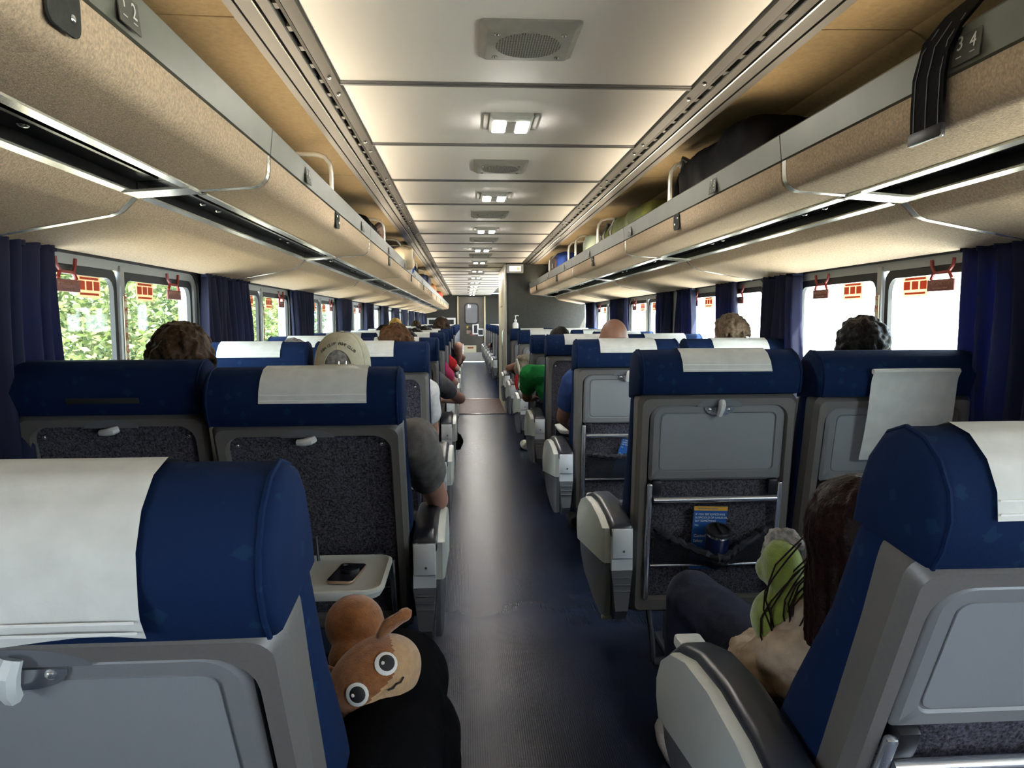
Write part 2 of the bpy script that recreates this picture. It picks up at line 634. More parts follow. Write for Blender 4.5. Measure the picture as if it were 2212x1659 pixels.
bolt_me = MB().ell((0, 0, 0), (0.008, 0.011, 0.006), 8, 4).mesh('bolt')
for sname, sg in SIDES:
    y1 = Y1 if sg < 0 else PART_Y0
    mir = lambda pts: [(sg * p[0], p[1]) for p in pts]
    # light rail beside the ceiling: plates with slots between them
    tr = thing('trim_' + ('1' if sg < 0 else '2'), 'dark metal rail with slots along the %s edge of the ceiling' % sname, None, (0, 0, 0), kind='structure')
    MB().prism(mir([(0.612, 2.150), (0.614, 2.139), (0.650, 2.136), (0.650, 2.150)]), Y0, y1).obj('edge_plate', 'rail_metal', tr)
    MB().prism(mir([(0.648, 2.165), (0.648, 2.160), (0.80, 2.160), (0.80, 2.165)]), Y0, y1).obj('slot_back', 'slot', tr)
    MB().prism(mir([(0.653, 2.146), (0.653, 2.138), (0.661, 2.136), (0.661, 2.146)]), Y0, y1).obj('slot_bar', 'rail_metal', tr)
    MB().prism(mir([(0.674, 2.146), (0.674, 2.132), (0.677, 2.130), (0.677, 2.146)]), Y0, y1).obj('bright_edge', 'bright_metal', tr)
    MB().prism(mir([(0.677, 2.146), (0.677, 2.132), (0.706, 2.130), (0.706, 2.146)]), Y0, y1).obj('middle_plate', 'rail_metal', tr)
    MB().prism(mir([(0.713, 2.146), (0.713, 2.127), (0.716, 2.126), (0.716, 2.146)]), Y0, y1).obj('bright_edge', 'bright_metal', tr)
    MB().prism(mir([(0.716, 2.146), (0.716, 2.127), (0.752, 2.119), (0.752, 2.146)]), Y0, y1).obj('outer_plate', 'rail_metal', tr)
    MB().prism(mir([(0.755, 2.146), (0.755, 2.114), (0.775, 2.108), (0.775, 2.146)]), Y0, y1).obj('outer_lip', 'rail_metal', tr)
    # slot bridges (the dashes) and bolts
    br = MB().box((0, 0, 0), (0.012, 0.035, 0.012)).mesh('slot_bridge')
    yy = Y0 + 0.1
    nb = 0
    while yy < min(y1, 13):
        link('slot_bridge', br, 'rail_metal', tr, T(sg * 0.6675, yy, 2.142))
        yy += 0.15
    k = -3
    while PJ0 + k * PJ < min(y1, 16):
        for dy in (-0.09, 0.09):
            link('bolt', bolt_me, 'bright_metal', tr, T(sg * 0.634, PJ0 + k * PJ + dy, 2.135))
        k += 1
    # cove panels over the luggage racks
    yc = 2.05 - 2 * 2.115
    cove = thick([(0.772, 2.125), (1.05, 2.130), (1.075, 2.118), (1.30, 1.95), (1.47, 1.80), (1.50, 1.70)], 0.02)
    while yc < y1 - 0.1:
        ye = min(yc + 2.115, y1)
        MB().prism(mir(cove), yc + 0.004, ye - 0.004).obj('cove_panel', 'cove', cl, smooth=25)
        yc = ye

# ---------------------------------------------------------------- walls, windows
WP, WM0 = 1.965, 2.965          # window pitch, mullion of window 0
WZ0, WZ1 = 0.93, 1.585          # window opening
WL = 1.66
def ring(mb, outer, inner, x0, x1, sg, yc):
    lo = [[(sg * x0, yc + p[0], p[1]) for p in outer], [(sg * x0, yc + p[0], p[1]) for p in inner],
          [(sg * x1, yc + p[0], p[1]) for p in inner], [(sg * x1, yc + p[0], p[1]) for p in outer]]
    lo.append(lo[0])
    mb.loft(lo, False, False)

hz = (WZ0 + WZ1) / 2
hh = WZ1 - WZ0
widx = 0
for sname, sg in SIDES:
    w = MB()
    w.box((sg * 1.57, (Y0 + Y1) / 2, 0.41), (0.10, Y1 - Y0, 0.82))
    w.box((sg * 1.57, (Y0 + Y1) / 2, 1.96), (0.10, Y1 - Y0, 0.56))
    ks = range(-2, 11)
    w0 = WM0 - 2 * WP - WP / 2
    w.box((sg * 1.57, (Y0 + w0) / 2, 1.25), (0.10, w0 - Y0, 0.86)) if w0 > Y0 else None
    for k in ks:
        yc = WM0 + k * WP
        if yc + WP / 2 > Y1 + 0.2:
            continue
        ring(w, rrect(WP, 0.86, 0.001, 4, 0, 1.25), rrect(WL, hh, 0.11, 4, 0, hz), 1.52, 1.62, sg, yc)
    last = WM0 + ([k for k in ks if WM0 + k * WP + WP / 2 <= Y1 + 0.2][-1]) * WP + WP / 2
    if last < Y1:
        w.box((sg * 1.57, (Y1 + last) / 2, 1.25), (0.10, Y1 - last, 0.86))
    tag(w.obj('wall_' + sname, 'wall', smooth=30), 'grey side wall under and between the %s windows' % sname, None, kind='structure')
    # heater box along the floor
    bb = MB().rbox((sg * 1.49, (Y0 + Y1) / 2, 0.09), (0.07, Y1 - Y0 - 0.1, 0.18), 0.01).obj('baseboard_' + sname, 'frame_grey')
    tag(bb, 'grey heater cover along the foot of the %s wall' % sname, None, kind='structure')

# shared window parts (x outward from the wall face, mirrored for the two sides)
def win_parts(sg):
    d = {}
    m = MB()
    ring(m, rrect(WL + 0.03, hh + 0.03, 0.125, 6, 0, hz), rrect(WL - 0.05, hh - 0.05, 0.09, 6, 0, hz), 1.508, 1.532, sg, 0)
    d['gasket'] = (m.mesh('gasket'), 'rubber')
    m = MB()
    ring(m, rrect(WL - 0.048, hh - 0.048, 0.09, 6, 0, hz), rrect(WL - 0.12, hh - 0.12, 0.06, 6, 0, hz), 1.519, 1.534, sg, 0)
    d['frame'] = (m.mesh('frame'), 'frame_grey')
    m = MB()
    for s2 in (-1, 1):
        ring(m, rrect(0.740, hh - 0.115, 0.045, 4, s2 * 0.3915, hz), rrect(0.690, hh - 0.19, 0.05, 4, s2 * 0.3915, hz + 0.004), 1.526, 1.544, sg, 0)
    d['inner_gasket'] = (m.mesh('inner_gasket'), 'rubber')
    d['mullion'] = (MB().rbox((sg * 1.523, 0, hz), (0.024, 0.034, hh - 0.08), 0.005).mesh('mullion'), 'frame_grey')
    for nm, s2 in (('pane_a', -1), ('pane_b', 1)):
        d[nm] = (MB().box((sg * 1.541, s2 * 0.3915, hz), (0.005, 0.72, hh - 0.13)).mesh('pane'), 'glass')
    # emergency pull: two red hooks and a plate
    for nm, yy in (('h_a', -0.40), ('h_b', 0.50)):
        m = MB()
        for q in (-0.045, 0.045):
            m.tube([(sg * 1.515, yy + q * 1.4, 1.545), (sg * 1.515, yy + q * 1.3, 1.52), (sg * 1.512, yy + q * 0.9, 1.500), (sg * 1.512, yy + q * 1.3, 1.475)], 0.0065, 6)
        m.rbox((sg * 1.512, yy, 1.497), (0.01, 0.09, 0.012), 0.004)
        d[nm] = (m.mesh('emergency_handle'), 'red')
        d[nm + '_p'] = (MB().rbox((sg * 1.512, yy, 1.452), (0.008, 0.15, 0.042), 0.003).mesh('handle_plate'), 'dark_red')
    for nm, yy in (('st_a', -0.21), ('st_b', 0.25)):
        d[nm] = (MB().box((sg * 1.5365, yy, 1.455), (0.002, 0.16, 0.075)).mesh('sticker'), 'sticker')
        m = MB()
        for q in (-0.052, 0.0, 0.052):
            m.box((sg * 1.5350, yy + q, 1.460), (0.0015, 0.040, 0.032))
        m.box((sg * 1.5350, yy, 1.485), (0.0015, 0.13, 0.008))
        m.box((sg * 1.5350, yy, 1.430), (0.0015, 0.13, 0.008))
        d[nm + '_p'] = (m.mesh('sticker_print'), 'sticker_red')
    d['letter_strip'] = (MB().box((sg * 1.507, 0, hz - 0.045), (0.003, 0.026, hh - 0.22)).mesh('letter_strip'), 'cream')
    return d

for sname, sg in SIDES:
    WD = win_parts(sg)
    first = 1
    for k in range(-1, 11):
        yc = WM0 + k * WP
        if yc > Y1 - 0.9 or (sg > 0 and PART_Y0 - 0.3 < yc):
            continue
        widx += 1
        t = thing('window_%d' % widx, '%s double pane train window on the %s wall, counted from the camera' % (ORD[first - 1], sname), None, (0, yc, 0), kind='structure')
        first += 1
        ob = {}
        for nm, (me, mm) in WD.items():
            base = {'pane_a': 'pane', 'pane_b': 'pane', 'h_a': 'emergency_handle', 'h_b': 'emergency_handle', 'h_a_p': 'handle_plate', 'h_b_p': 'handle_plate',
                    'st_a': 'sticker', 'st_b': 'sticker', 'st_a_p': 'sticker_print', 'st_b_p': 'sticker_print'}.get(nm, nm)
            if yc > 9 and (nm.startswith('st') or nm.startswith('h_') or nm == 'letter_strip'):
                continue
            par = ob[nm[:-2]] if nm.endswith('_p') else t
            ob[nm] = link(base, me, mm, par)
        if yc < 6.5:
            for i, ch in enumerate('EMERGENCY'):
                mx = Matrix.Translation((sg * 1.5045, 0, hz + 0.165 - i * 0.050)) @ RZ(-sg * math.pi / 2) @ RX(math.pi / 2)
                lettering(ch, 0.042, 'sticker_red', ob['letter_strip'], mx, name='letter')
            for hn, yy in (('h_a', -0.40), ('h_b', 0.50)):
                for tx, dz, sz in (('EMERGENCY EXIT', 0.006, 0.017), ('Instructions below', -0.010, 0.011)):
                    mx = Matrix.Translation((sg * 1.5072, yy, 1.452 + dz)) @ RZ(-sg * math.pi / 2) @ RX(math.pi / 2)
                    lettering(tx, sz, 'sticker', ob[hn + '_p'], mx)

# ---------------------------------------------------------------- end wall, back wall, partition, door
ew = MB()
ew.box((-1.0, Y1 + 0.05, 1.1), (1.15, 0.10, 2.2)).box((0.99, Y1 + 0.05, 1.1), (1.17, 0.10, 2.2)).box((-0.01, Y1 + 0.05, 2.15), (0.85, 0.10, 0.12))
tag(ew.obj('wall_end', 'charcoal'), 'dark end wall of the car around the door', None, kind='structure')
tag(MB().box((0, Y0 - 0.05, 1.1), (3.2, 0.10, 2.3)).obj('wall_back', 'charcoal'), 'dark wall behind the camera at the near end', None, kind='structure')
dr = thing('door_1', 'steel end door with a round-cornered window at the far end', None, (-0.01, Y1, 0), kind='structure')
m = MB()
lo_o = rrect(0.83, 2.07, 0.002, 5, 0, 1.05)
lo_i = rrect(0.40, 0.62, 0.09, 5, 0.0, 1.56)
m.loft([[(p[0], y, p[1]) for p in l] for l, y in ((lo_o, 0.02), (lo_i, 0.02), (lo_i, 0.06), (lo_o, 0.06), (lo_o, 0.02))], False, False)
m.obj('door_leaf', 'steel', dr)
m = MB()
a, b = rrect(0.47, 0.69, 0.11, 5, 0, 1.56), rrect(0.38, 0.60, 0.08, 5, 0, 1.56)
m.loft([[(p[0], y, p[1]) for p in l] for l, y in ((a, 0.02), (a, 0.0), (b, 0.0), (b, 0.03))], False, False)
m.obj('window_gasket', 'rubber', dr)
MB().box((0, 0.05, 1.56), (0.38, 0.006, 0.60)).obj('door_pane', 'glass', dr)
for sx in (-0.44, 0.43):
    MB().rbox((sx, -0.02, 1.07), (0.05, 0.05, 2.10), 0.012).obj('door_post', 'cream', dr)
MB().box((0, 0.012, 0.16), (0.83, 0.012, 0.30)).obj('kick_plate', 'brushed', dr)
sgn_ = MB().box((-0.10, 0.012, 0.42), (0.50, 0.008, 0.24)).obj('door_notice', 'cream', dr)
MB().box((-0.04, 0.006, 0.46), (0.20, 0.004, 0.05)).obj('notice_print', 'sticker_red', sgn_)
for (x, z, w_, h_, mm) in ((-0.13, 1.13, 0.06, 0.07, 'print_gold'), (-0.04, 1.08, 0.16, 0.12, 'charcoal'), (-0.09, 0.97, 0.14, 0.12, 'sticker'), (0.02, 0.90, 0.16, 0.10, 'dark_red')):
    MB().box((x, 0.014, z), (w_, 0.008, h_)).obj('door_sticker', mm, dr)
fr = MB().box((0.13, 0.012, 1.06), (0.20, 0.014, 0.34)).box((0.30, 0.012, 0.96), (0.18, 0.014, 0.24)).obj('recess_frame', 'white', dr)
MB().box((0.13, 0.004, 1.06), (0.11, 0.006, 0.25)).box((0.30, 0.004, 0.96), (0.13, 0.006, 0.17)).obj('recess', 'black', fr)
# the vestibule seen through the door window
vs = MB().box((0.0, Y1 + 3.0, 1.2), (1.2, 0.06, 2.2)).box((-0.6, Y1 + 1.6, 1.2), (0.06, 2.8, 2.2)).box((0.6, Y1 + 1.6, 1.2), (0.06, 2.8, 2.2)).box((0, Y1 + 1.6, 2.25), (1.2, 2.8, 0.06)).box((0, Y1 + 1.6, 0.05), (1.2, 2.8, 0.06))
vso = tag(vs.obj('wall_vestibule', 'wall'), 'pale vestibule walls seen through the end door window', None, kind='structure')
vl = MB().box((-0.1, Y1 + 1.5, 2.20), (0.10, 1.6, 0.02)).obj('vestibule_lamp', 'strip')
tag(vl, 'bright strip lamp seen through the end door window', 'lamp')
# white framed notice board on the end wall
nb_ = thing('notice_board', 'white framed dark board on the far left end wall', 'board', (-0.98, Y1 - 0.005, 0))
m = MB()
a, b = rrect(0.92, 0.62, 0.01, 2, 0, 1.12), rrect(0.80, 0.50, 0.01, 2, 0, 1.12)
m.loft([[(p[0], y, p[1]) for p in l] for l, y in ((a, 0.0), (a, -0.03), (b, -0.03), (b, 0.0))], False, False)
m.obj('board_frame', 'white', nb_)
MB().box((0, -0.008, 1.12), (0.80, 0.012, 0.50)).obj('board_panel', 'charcoal', nb_)

pw = MB().box((0.955, (PART_Y0 + PART_Y1) / 2, 1.07), (1.14, PART_Y1 - PART_Y0, 2.14)).obj('wall_partition', 'charcoal')
tag(pw, 'charcoal carpeted partition crossing the right side of the car', None, kind='structure')
MB().rbox((0.376, (PART_Y0 + PART_Y1) / 2, 1.07), (0.018, PART_Y1 - PART_Y0 - 0.02, 2.12), 0.004).obj('side_panel', 'cream', pw)
MB().rbox((0.378, PART_Y0 - 0.004, 1.07), (0.03, 0.03, 2.12), 0.008).obj('corner_strip', 'brushed', pw)
MB().tube([(0.352, PART_Y0 + 0.08, 0.55), (0.34, PART_Y0 + 0.08, 0.60), (0.34, PART_Y0 + 0.08, 1.15), (0.352, PART_Y0 + 0.08, 1.20)], 0.014, 8).obj('grab_handle', 'bright_metal', pw)
MB().rbox((0.375, PART_Y0 + 1.0, 1.55), (0.03, 0.6, 0.015), 0.004).obj('panel_moulding', 'brushed', pw)

# ---------------------------------------------------------------- ceiling lamps and speakers
sp_plate = MB()
o1, o2 = rrect(0.285, 0.285, 0.012, 3), rrect(0.245, 0.245, 0.006, 3)
sp_plate.loft([[(p[0], p[1], 0.0) for p in o1], [(p[0], p[1], -0.006) for p in o1], [(p[0], p[1], -0.020) for p in o2]])
sp_me = sp_plate.mesh('mounting_plate', 30)
sg_me = MB().cyl((0, 0, -0.0205), 0.095, 0.003, 32).mesh('grille')
sc_me = MB().cyl((0, 0, -0.022), 0.009, 0.004, 12).ell((0, 0, -0.024), (0.006, 0.006, 0.003), 8, 4).mesh('screw')
for i in range(6):
    t = thing('ceiling_speaker', '%s square perforated ceiling speaker from the camera' % ORD[i], 'speaker', (0.0, 2.225 + 1.765 * i, CEIL), 'speakers in the ceiling')
    link('mounting_plate', sp_me, 'brushed', t)
    link('grille', sg_me, 'speaker', t)
    for sx in (-1, 1):
        for sy in (-1, 1):
            link('screw', sc_me, 'bright_metal', t, T(sx * 0.095, sy * 0.088, 0))
for i in range(6, 12):
    t = thing('ceiling_speaker', 'small distant speaker plate in the ceiling, %s from the camera' % ORD[i], 'speaker', (0.0, 2.225 + 1.765 * i, CEIL), 'far speakers in the ceiling')
    link('mounting_plate', sp_me, 'brushed', t)

ho = MB()
a, b = rrect(0.175, 0.265, 0.01, 3), rrect(0.150, 0.235, 0.008, 3)
ho.loft([[(p[0], p[1], 0) for p in a], [(p[0], p[1], -0.012) for p in a], [(p[0], p[1], -0.022) for p in b]])
ho_me = ho.mesh('housing', 30)
le_me = MB().rbox((0, 0, -0.0235), (0.048, 0.16, 0.006), 0.002).mesh('lens')
mi_me = MB().box((0, 0, -0.0235), (0.040, 0.16, 0.004)).mesh('reflector')
fl_me = MB().box((0, 0, -0.003), (0.022, 0.24, 0.006)).mesh('side_flange')
for i in range(12):
    yy = 3.125 + 1.805 * i
    if i < 7:
        lab, grp = '%s twin lens ceiling lamp from the camera' % ORD[i], 'lamps in the ceiling'
    else:
        lab, grp = 'tiny distant twin lens ceiling lamp, %s from the camera' % ORD[i], 'far lamps in the ceiling'
    t = thing('ceiling_lamp', lab, 'lamp', (0.002, yy, CEIL), grp)
    link('housing', ho_me, 'latch', t)
    for sx in (-1, 1):
        link('lens', le_me, 'lens', t, T(sx * 0.048, 0, 0))
        if i < 5:
            link('side_flange', fl_me, 'brushed', t, T(sx * 0.10, -0.01, 0))
    link('reflector', mi_me, 'brushed', t)

# ---------------------------------------------------------------- luggage racks
RP, RJ0 = 2.117, 2.12
def rack_parts(sg):
    mir = lambda pts: [(sg * p[0], p[1]) for p in pts]
    L = RP - 0.004
    d = []
    rail = [(0.715, 1.857), (0.722, 1.788), (0.730, 1.786), (0.735, 1.80), (0.729, 1.850), (0.760, 1.858), (0.760, 1.864), (0.722, 1.864)]
    d.append(('front_rail', MB().prism(mir(rail), 0.002, L).mesh('front_rail'), 'rack_rail'))
    fp = [(0.725, 1.783), (0.726, 1.748), (0.728, 1.732), (0.735, 1.716), (0.748, 1.704), (0.765, 1.698), (0.912, 1.688)]
    d.append(('front_panel', MB().prism(mir(thick(fp, 0.03)), 0.010, L - 0.010).mesh('front_panel', 50), 'rack_fabric'))
    op = [(1.082, 1.672), (1.100, 1.655), (1.125, 1.630), (1.15, 1.620), (1.30, 1.592), (1.47, 1.562)]
    d.append(('lower_panel', MB().prism(mir(thick(op, 0.03)), 0.010, L - 0.010).mesh('lower_panel', 50), 'rack_fabric'))
    d.append(('shelf', MB().prism(mir([(0.735, 1.795), (0.735, 1.78), (1.50, 1.76), (1.50, 1.775)]), 0.002, L).mesh('shelf'), 'rail_metal'))
    d.append(('reading_lamp_slot', MB().prism(mir([(0.905, 1.735), (0.905, 1.725), (1.095, 1.712), (1.095, 1.722)]), 0.002, L).prism(mir([(0.912, 1.74), (0.908, 1.74), (0.908, 1.69), (0.912, 1.69)]), 0.002, L).prism(mir([(1.088, 1.73), (1.084, 1.73), (1.084, 1.675), (1.088, 1.675)]), 0.002, L).prism(mir([(0.985, 1.727), (0.985, 1.700), (0.995, 1.700), (0.995, 1.727)]), 0.1, L - 0.1).mesh('reading_lamp_slot'), 'slot'))
    d.append(('slot_trim', MB().prism(mir([(0.908, 1.690), (0.909, 1.684), (0.932, 1.682), (0.932, 1.687)]), 0.03, L - 0.03).mesh('slot_trim'), 'rack_trim'))
    d.append(('slot_trim', MB().prism(mir([(1.066, 1.679), (1.066, 1.674), (1.088, 1.668), (1.088, 1.673)]), 0.03, L - 0.03).mesh('slot_trim'), 'rack_trim'))
    # seam strip across the far end of the module
    seam = [(0.7235, 1.783), (0.7245, 1.748), (0.7265, 1.731), (0.734, 1.714), (0.748, 1.702), (0.765, 1.696), (0.912, 1.686)]
    d.append(('seam_strip', MB().prism(mir(thick(seam, 0.012)), L - 0.024, L).mesh('seam_strip', 50), 'rack_trim'))
    seam2 = [(1.080, 1.670), (1.098, 1.653), (1.124, 1.628), (1.15, 1.618), (1.30, 1.590), (1.47, 1.560)]
    d.append(('seam_strip', MB().prism(mir(thick(seam2, 0.012)), L - 0.024, L).mesh('seam_strip', 50), 'rack_trim'))
    d.append(('slot_bracket', MB().prism(mir([(0.912, 1.687), (0.912, 1.680), (1.085, 1.667), (1.085, 1.674)]), L - 0.09, L).mesh('slot_bracket'), 'rack_trim'))
    tab = [(sg * 0.7195, yy, zz) for yy, zz in rrect(0.085, 0.068, 0.018, 4, L / 2, 1.752)]
    tb = MB().loft([tab, [(p[0] + sg * 0.004, p[1], p[2]) for p in tab]])
    d.append(('bracket_plate', tb.mesh('bracket_plate'), 'charcoal'))
    for dy, dz in ((-0.02, 1.765), (0.02, 1.742)):
        d.append(('bracket_screw', MB().ell((sg * 0.7185, L / 2 + dy, dz), (0.003, 0.006, 0.006), 8, 4).mesh('bracket_screw'), 'bright_metal'))
    d.append(('added_fill_tube', MB().cyl((sg * 0.782, L / 2, 1.832), 0.016, L - 0.14, 10, 'y').mesh('added_fill_tube'), 'tube'))  # added glowing tube, unseen behind the rail, brightens ceiling and cove
    d.append(('added_fill_shield', MB().prism(mir(thick([(0.770, 1.812), (0.790, 1.803), (0.808, 1.810), (0.816, 1.835), (0.818, 1.884)], -0.003)), 0.05, L - 0.05).mesh('added_fill_shield'), 'arm_white'))  # added unseen shield, turns the tube's light from the cove towards the ceiling
    # reading lamps in the slot
    for q in (0.35, 0.50, 1.35, 1.50):
        d.append(('reading_lamp', MB().cyl((sg * 0.955, q, 1.712), 0.022, 0.014, 10).mesh('reading_lamp'), 'black'))
        d.append(('lamp_button', MB().ell((sg * 1.03, q, 1.706), (0.010, 0.016, 0.005), 8, 4).mesh('lamp_button'), 'bright_metal'))
    return d

hoop_specs = {-1: (3.42, 5.55, 6.9, 7.5, 9.2, 11.0), 1: (3.52, 5.45, 6.55, 7.0, 8.6)}
for sname, sg in SIDES:
    parts = rack_parts(sg)
    n = 0
    for k in range(-2, 11):
        ys = RJ0 + (k - 1) * RP
        if ys < Y0 - 0.1 or ys + RP > (Y1 + 0.3 if sg < 0 else PART_Y0 + 0.1):
            continue
        n += 1
        t = thing('luggage_rack', '%s tan fabric luggage rack section along the %s side from the near end' % (ORD[n - 1], sname), 'luggage rack', (0, ys, 0), 'luggage rack sections')
        ob = {}
        for nm, me, mm in parts:
            if ys > 9 and nm in ('reading_lamp', 'lamp_button', 'bracket_screw'):
                continue
            par = {'slot_trim': 'reading_lamp_slot', 'slot_bracket': 'reading_lamp_slot', 'reading_lamp': 'reading_lamp_slot', 'lamp_button': 'reading_lamp_slot',
                   'bracket_screw': 'bracket_plate'}.get(nm)
            ob[nm] = link(nm, me, mm, ob[par] if par else t)
    # dividing hoops
    for i, yh in enumerate(hoop_specs[sg]):
        h = MB()
        path = [(sg * 0.785, yh, 1.79), (sg * 0.785, yh, 1.99), (sg * 0.790, yh, 2.030), (sg * 0.812, yh, 2.062), (sg * 0.850, yh, 2.075), (sg * 1.03, yh, 2.075), (sg * 1.075, yh, 2.060), (sg * 1.095, yh, 2.025), (sg * 1.10, yh, 1.785)]
        o = h.tube(path, 0.011, 10).obj('rack_divider', 'rack_trim')
        tag(o, '%s bent metal hoop divider standing in the %s luggage rack' % (ORD[i], sname), 'divider', 'rack hoop dividers')

# seat number plates on the rack rails
def number_plate(sg, y, txt, label):
    t = thing('number_plate', label, 'sign', (sg * 0.7165, y, 1.823), 'seat number plates')
    tilt = RY(sg * math.atan2(0.007, 0.069))
    MB().box((-sg * 0.001, 0, 0), (0.002, 0.075, 0.062)).obj('plate', 'plate', t).matrix_local = tilt
    a, b = txt.split()
    base = tilt @ RZ(-sg * math.pi / 2) @ RX(math.pi / 2)
    for ch, dx in ((a, -0.018), (b, 0.018)):
        lettering(ch, 0.036, 'white', t, Matrix.Translation((-sg * 0.0026, 0, 0)) @ base @ T(dx, 0.006 if ch is a else 0.0, 0))
        MB().box((0, 0, 0), (0.014, 0.0015, 0.0006)).obj('seat_mark', 'white', t).matrix_local = Matrix.Translation((-sg * 0.0026, 0, 0)) @ base @ T(dx, -0.018, 0)
for i in range(7):
    number_plate(-1, 1.245 + 1.331 * i, '%d %d' % (4 * i + 1, 4 * i + 2), '%s seat number plate on the left rack rail, reading %d and %d' % (ORD[i], 4 * i + 1, 4 * i + 2))
    if i < 6:
        number_plate(1, 1.32 + 1.373 * i, '%d %d' % (4 * i + 3, 4 * i + 4), '%s seat number plate on the right rack rail, reading %d and %d' % (ORD[i], 4 * i + 3, 4 * i + 4))
# ================================================================= OUTSIDE
gr = MB().box((-33, 12, -1.25), (60, 120, 0.1)).obj('ground', mat('embankment_grass', (0.36, 0.33, 0.26), 0.9, noise=0.4, nscale=2))
tag(gr, 'sunlit grassy bank outside the left windows', None, kind='structure')
gr2 = MB().box((33, 12, -1.25), (60, 120, 0.1)).obj('ground', mat('pale_gravel', (0.55, 0.53, 0.48), 0.9, noise=0.3, nscale=3))
tag(gr2, 'pale ground outside the right windows', None, kind='structure')
LEAF = [leaf_mat('leaves_a', (0.026, 0.054, 0.018), (0.085, 0.125, 0.042)), leaf_mat('leaves_b', (0.030, 0.058, 0.034), (0.070, 0.105, 0.060)), leaf_mat('leaves_c', (0.056, 0.088, 0.020), (0.150, 0.175, 0.065))]
BARK = mat('bark', (0.16, 0.13, 0.10), 0.9, noise=0.4, nscale=12)
def leaf_bank(name, label, mm, xr, yr, zr, n, nclump, leaf):
    m = MB()
    cl_ = [(random.uniform(*xr), random.uniform(*yr), zr[0] + (zr[1] - zr[0]) * random.random() ** 0.8, random.uniform(0.35, 0.9)) for _ in range(nclump)]
    for i in range(n):
        c = random.choice(cl_)
        p = Vector(c[:3]) + Vector((random.gauss(0, c[3] * 0.5), random.gauss(0, c[3] * 0.6), random.gauss(0, c[3] * 0.45)))
        s_ = leaf * random.uniform(0.6, 1.3)
        a = Vector((random.gauss(0, 1), random.gauss(0, 1), random.gauss(0, 0.6))).normalized() * s_
        b = Vector((random.gauss(0, 1), random.gauss(0, 1), random.gauss(0, 1))).normalized().cross(a).normalized() * s_ * 0.55
        k0 = len(m.v)
        m.v += [tuple(p - a), tuple(p + b), tuple(p + a), tuple(p - b)]
        m.f.append((k0, k0 + 1, k0 + 2, k0 + 3))
    o = m.obj(name, mm, None, smooth=0, fix=False)
    tag(o, label, 'foliage', kind='stuff')
leaf_bank('near_foliage', 'sunlit yellow-green leaves close outside the left windows', LEAF[2], (-7.0, -5.6), (2.0, 24.0), (-1.0, 3.6), 34000, 260, 0.070)
leaf_bank('middle_foliage', 'green leaves of the thicket outside the left windows', LEAF[0], (-9.5, -7.2), (3.0, 36.0), (-1.0, 4.5), 34000, 240, 0.10)
leaf_bank('far_foliage', 'darker green leaves behind the thicket outside the left windows', LEAF[1], (-14.0, -10.5), (5.0, 60.0), (-1.0, 7.0), 26000, 260, 0.20)
tk = MB().tube([(-6.2, 6.9, -1.2), (-6.15, 6.95, 1.0), (-6.2, 7.0, 3.5)], [0.16, 0.13, 0.11], 10).obj('tree_trunk', BARK)
tag(tk, 'pale tree trunk among the leaves outside the first left window', 'tree trunk')

# ================================================================= CURTAINS
def curtain(sg, ya, yb, zb, label, flare=0.0, pinch=0.0, ph=0.0):
    t = thing('curtain', label, 'curtain', (sg * 1.475, (ya + yb) / 2, 0), 'window curtains')
    wd = yb - ya
    npl = max(3, int(round(wd / 0.075)))
    zt = 1.592
    def fn(u, v):
        z = zt + (zb - zt) * v
        w_ = wd * (1 - pinch * math.sin(math.pi * min(1, v * 1.15)) + flare * v)
        a = 2 * math.pi * npl * u + ph + 0.6 * math.sin(3 * v + ph)
        am = 0.020 + 0.016 * v
        y = (u - 0.5) * w_ + 0.010 * math.sin(a * 0.5 + 2 * v)
        x = am * math.sin(a) + 0.006 * math.sin(7 * v + 9 * u + ph)
        return (-sg * abs(0.0) + x, y, z)
    m = MB().grid(fn, npl * 10, 14)
    o = m.obj('drape', 'curtain', t, smooth=180, fix=False)
    sd = o.modifiers.new('thickness', 'SOLIDIFY')
    sd.thickness = 0.003
    hd = MB().grid(lambda u, v: (0.018 * math.sin(2 * math.pi * npl * u + ph) - sg * 0.003, (u - 0.5) * wd * 1.01, zt + 0.004 - 0.045 * v), npl * 10, 1)
    o2 = hd.obj('heading_tape', 'curtain', t, smooth=180, fix=False)
    sd = o2.modifiers.new('thickness', 'SOLIDIFY')
    sd.thickness = 0.006
for i, (a, b, zb, fl_, pi_) in enumerate(((-0.30, 2.42, 0.70, 0.0, 0.0), (3.72, 4.08, 0.80, 0.05, 0.10), (4.12, 4.46, 0.78, 0.25, 0.0), (5.62, 6.30, 0.80, 0.0, 0.12), (7.62, 8.35, 0.80, 0.0, 0.12), (9.55, 10.35, 0.8, 0, 0.1), (11.5, 12.3, 0.8, 0, 0.1), (13.45, 14.25, 0.8, 0, 0.1), (15.4, 16.2, 0.8, 0, 0.1), (17.4, 18.2, 0.8, 0, 0.1), (19.4, 20.1, 0.8, 0, 0.1), (21.3, 22.1, 0.8, 0, 0.1), (23.1, 23.7, 0.8, 0, 0.1))):
    curtain(-1, a, b, zb, 'navy pleated curtain, %s from the camera along the left wall' % ORD[i], fl_, pi_, i * 1.3)
for i, (a, b, zb, fl_, pi_) in enumerate(((1.62, 2.40, 0.70, 0.02, 0.05), (3.62, 4.06, 0.80, 0.18, 0.0), (4.47, 4.84, 0.80, 0.0, 0.0), (5.34, 5.72, 0.80, 0.10, 0.0), (6.0, 6.36, 0.80, -0.1, 0.1), (7.60, 8.42, 0.80, 0, 0.0), (9.45, 10.2, 0.8, 0.0, 0.1))):
    curtain(1, a, b, zb, 'navy pleated curtain, %s from the camera along the right wall' % ORD[i], fl_, pi_, i * 1.7)

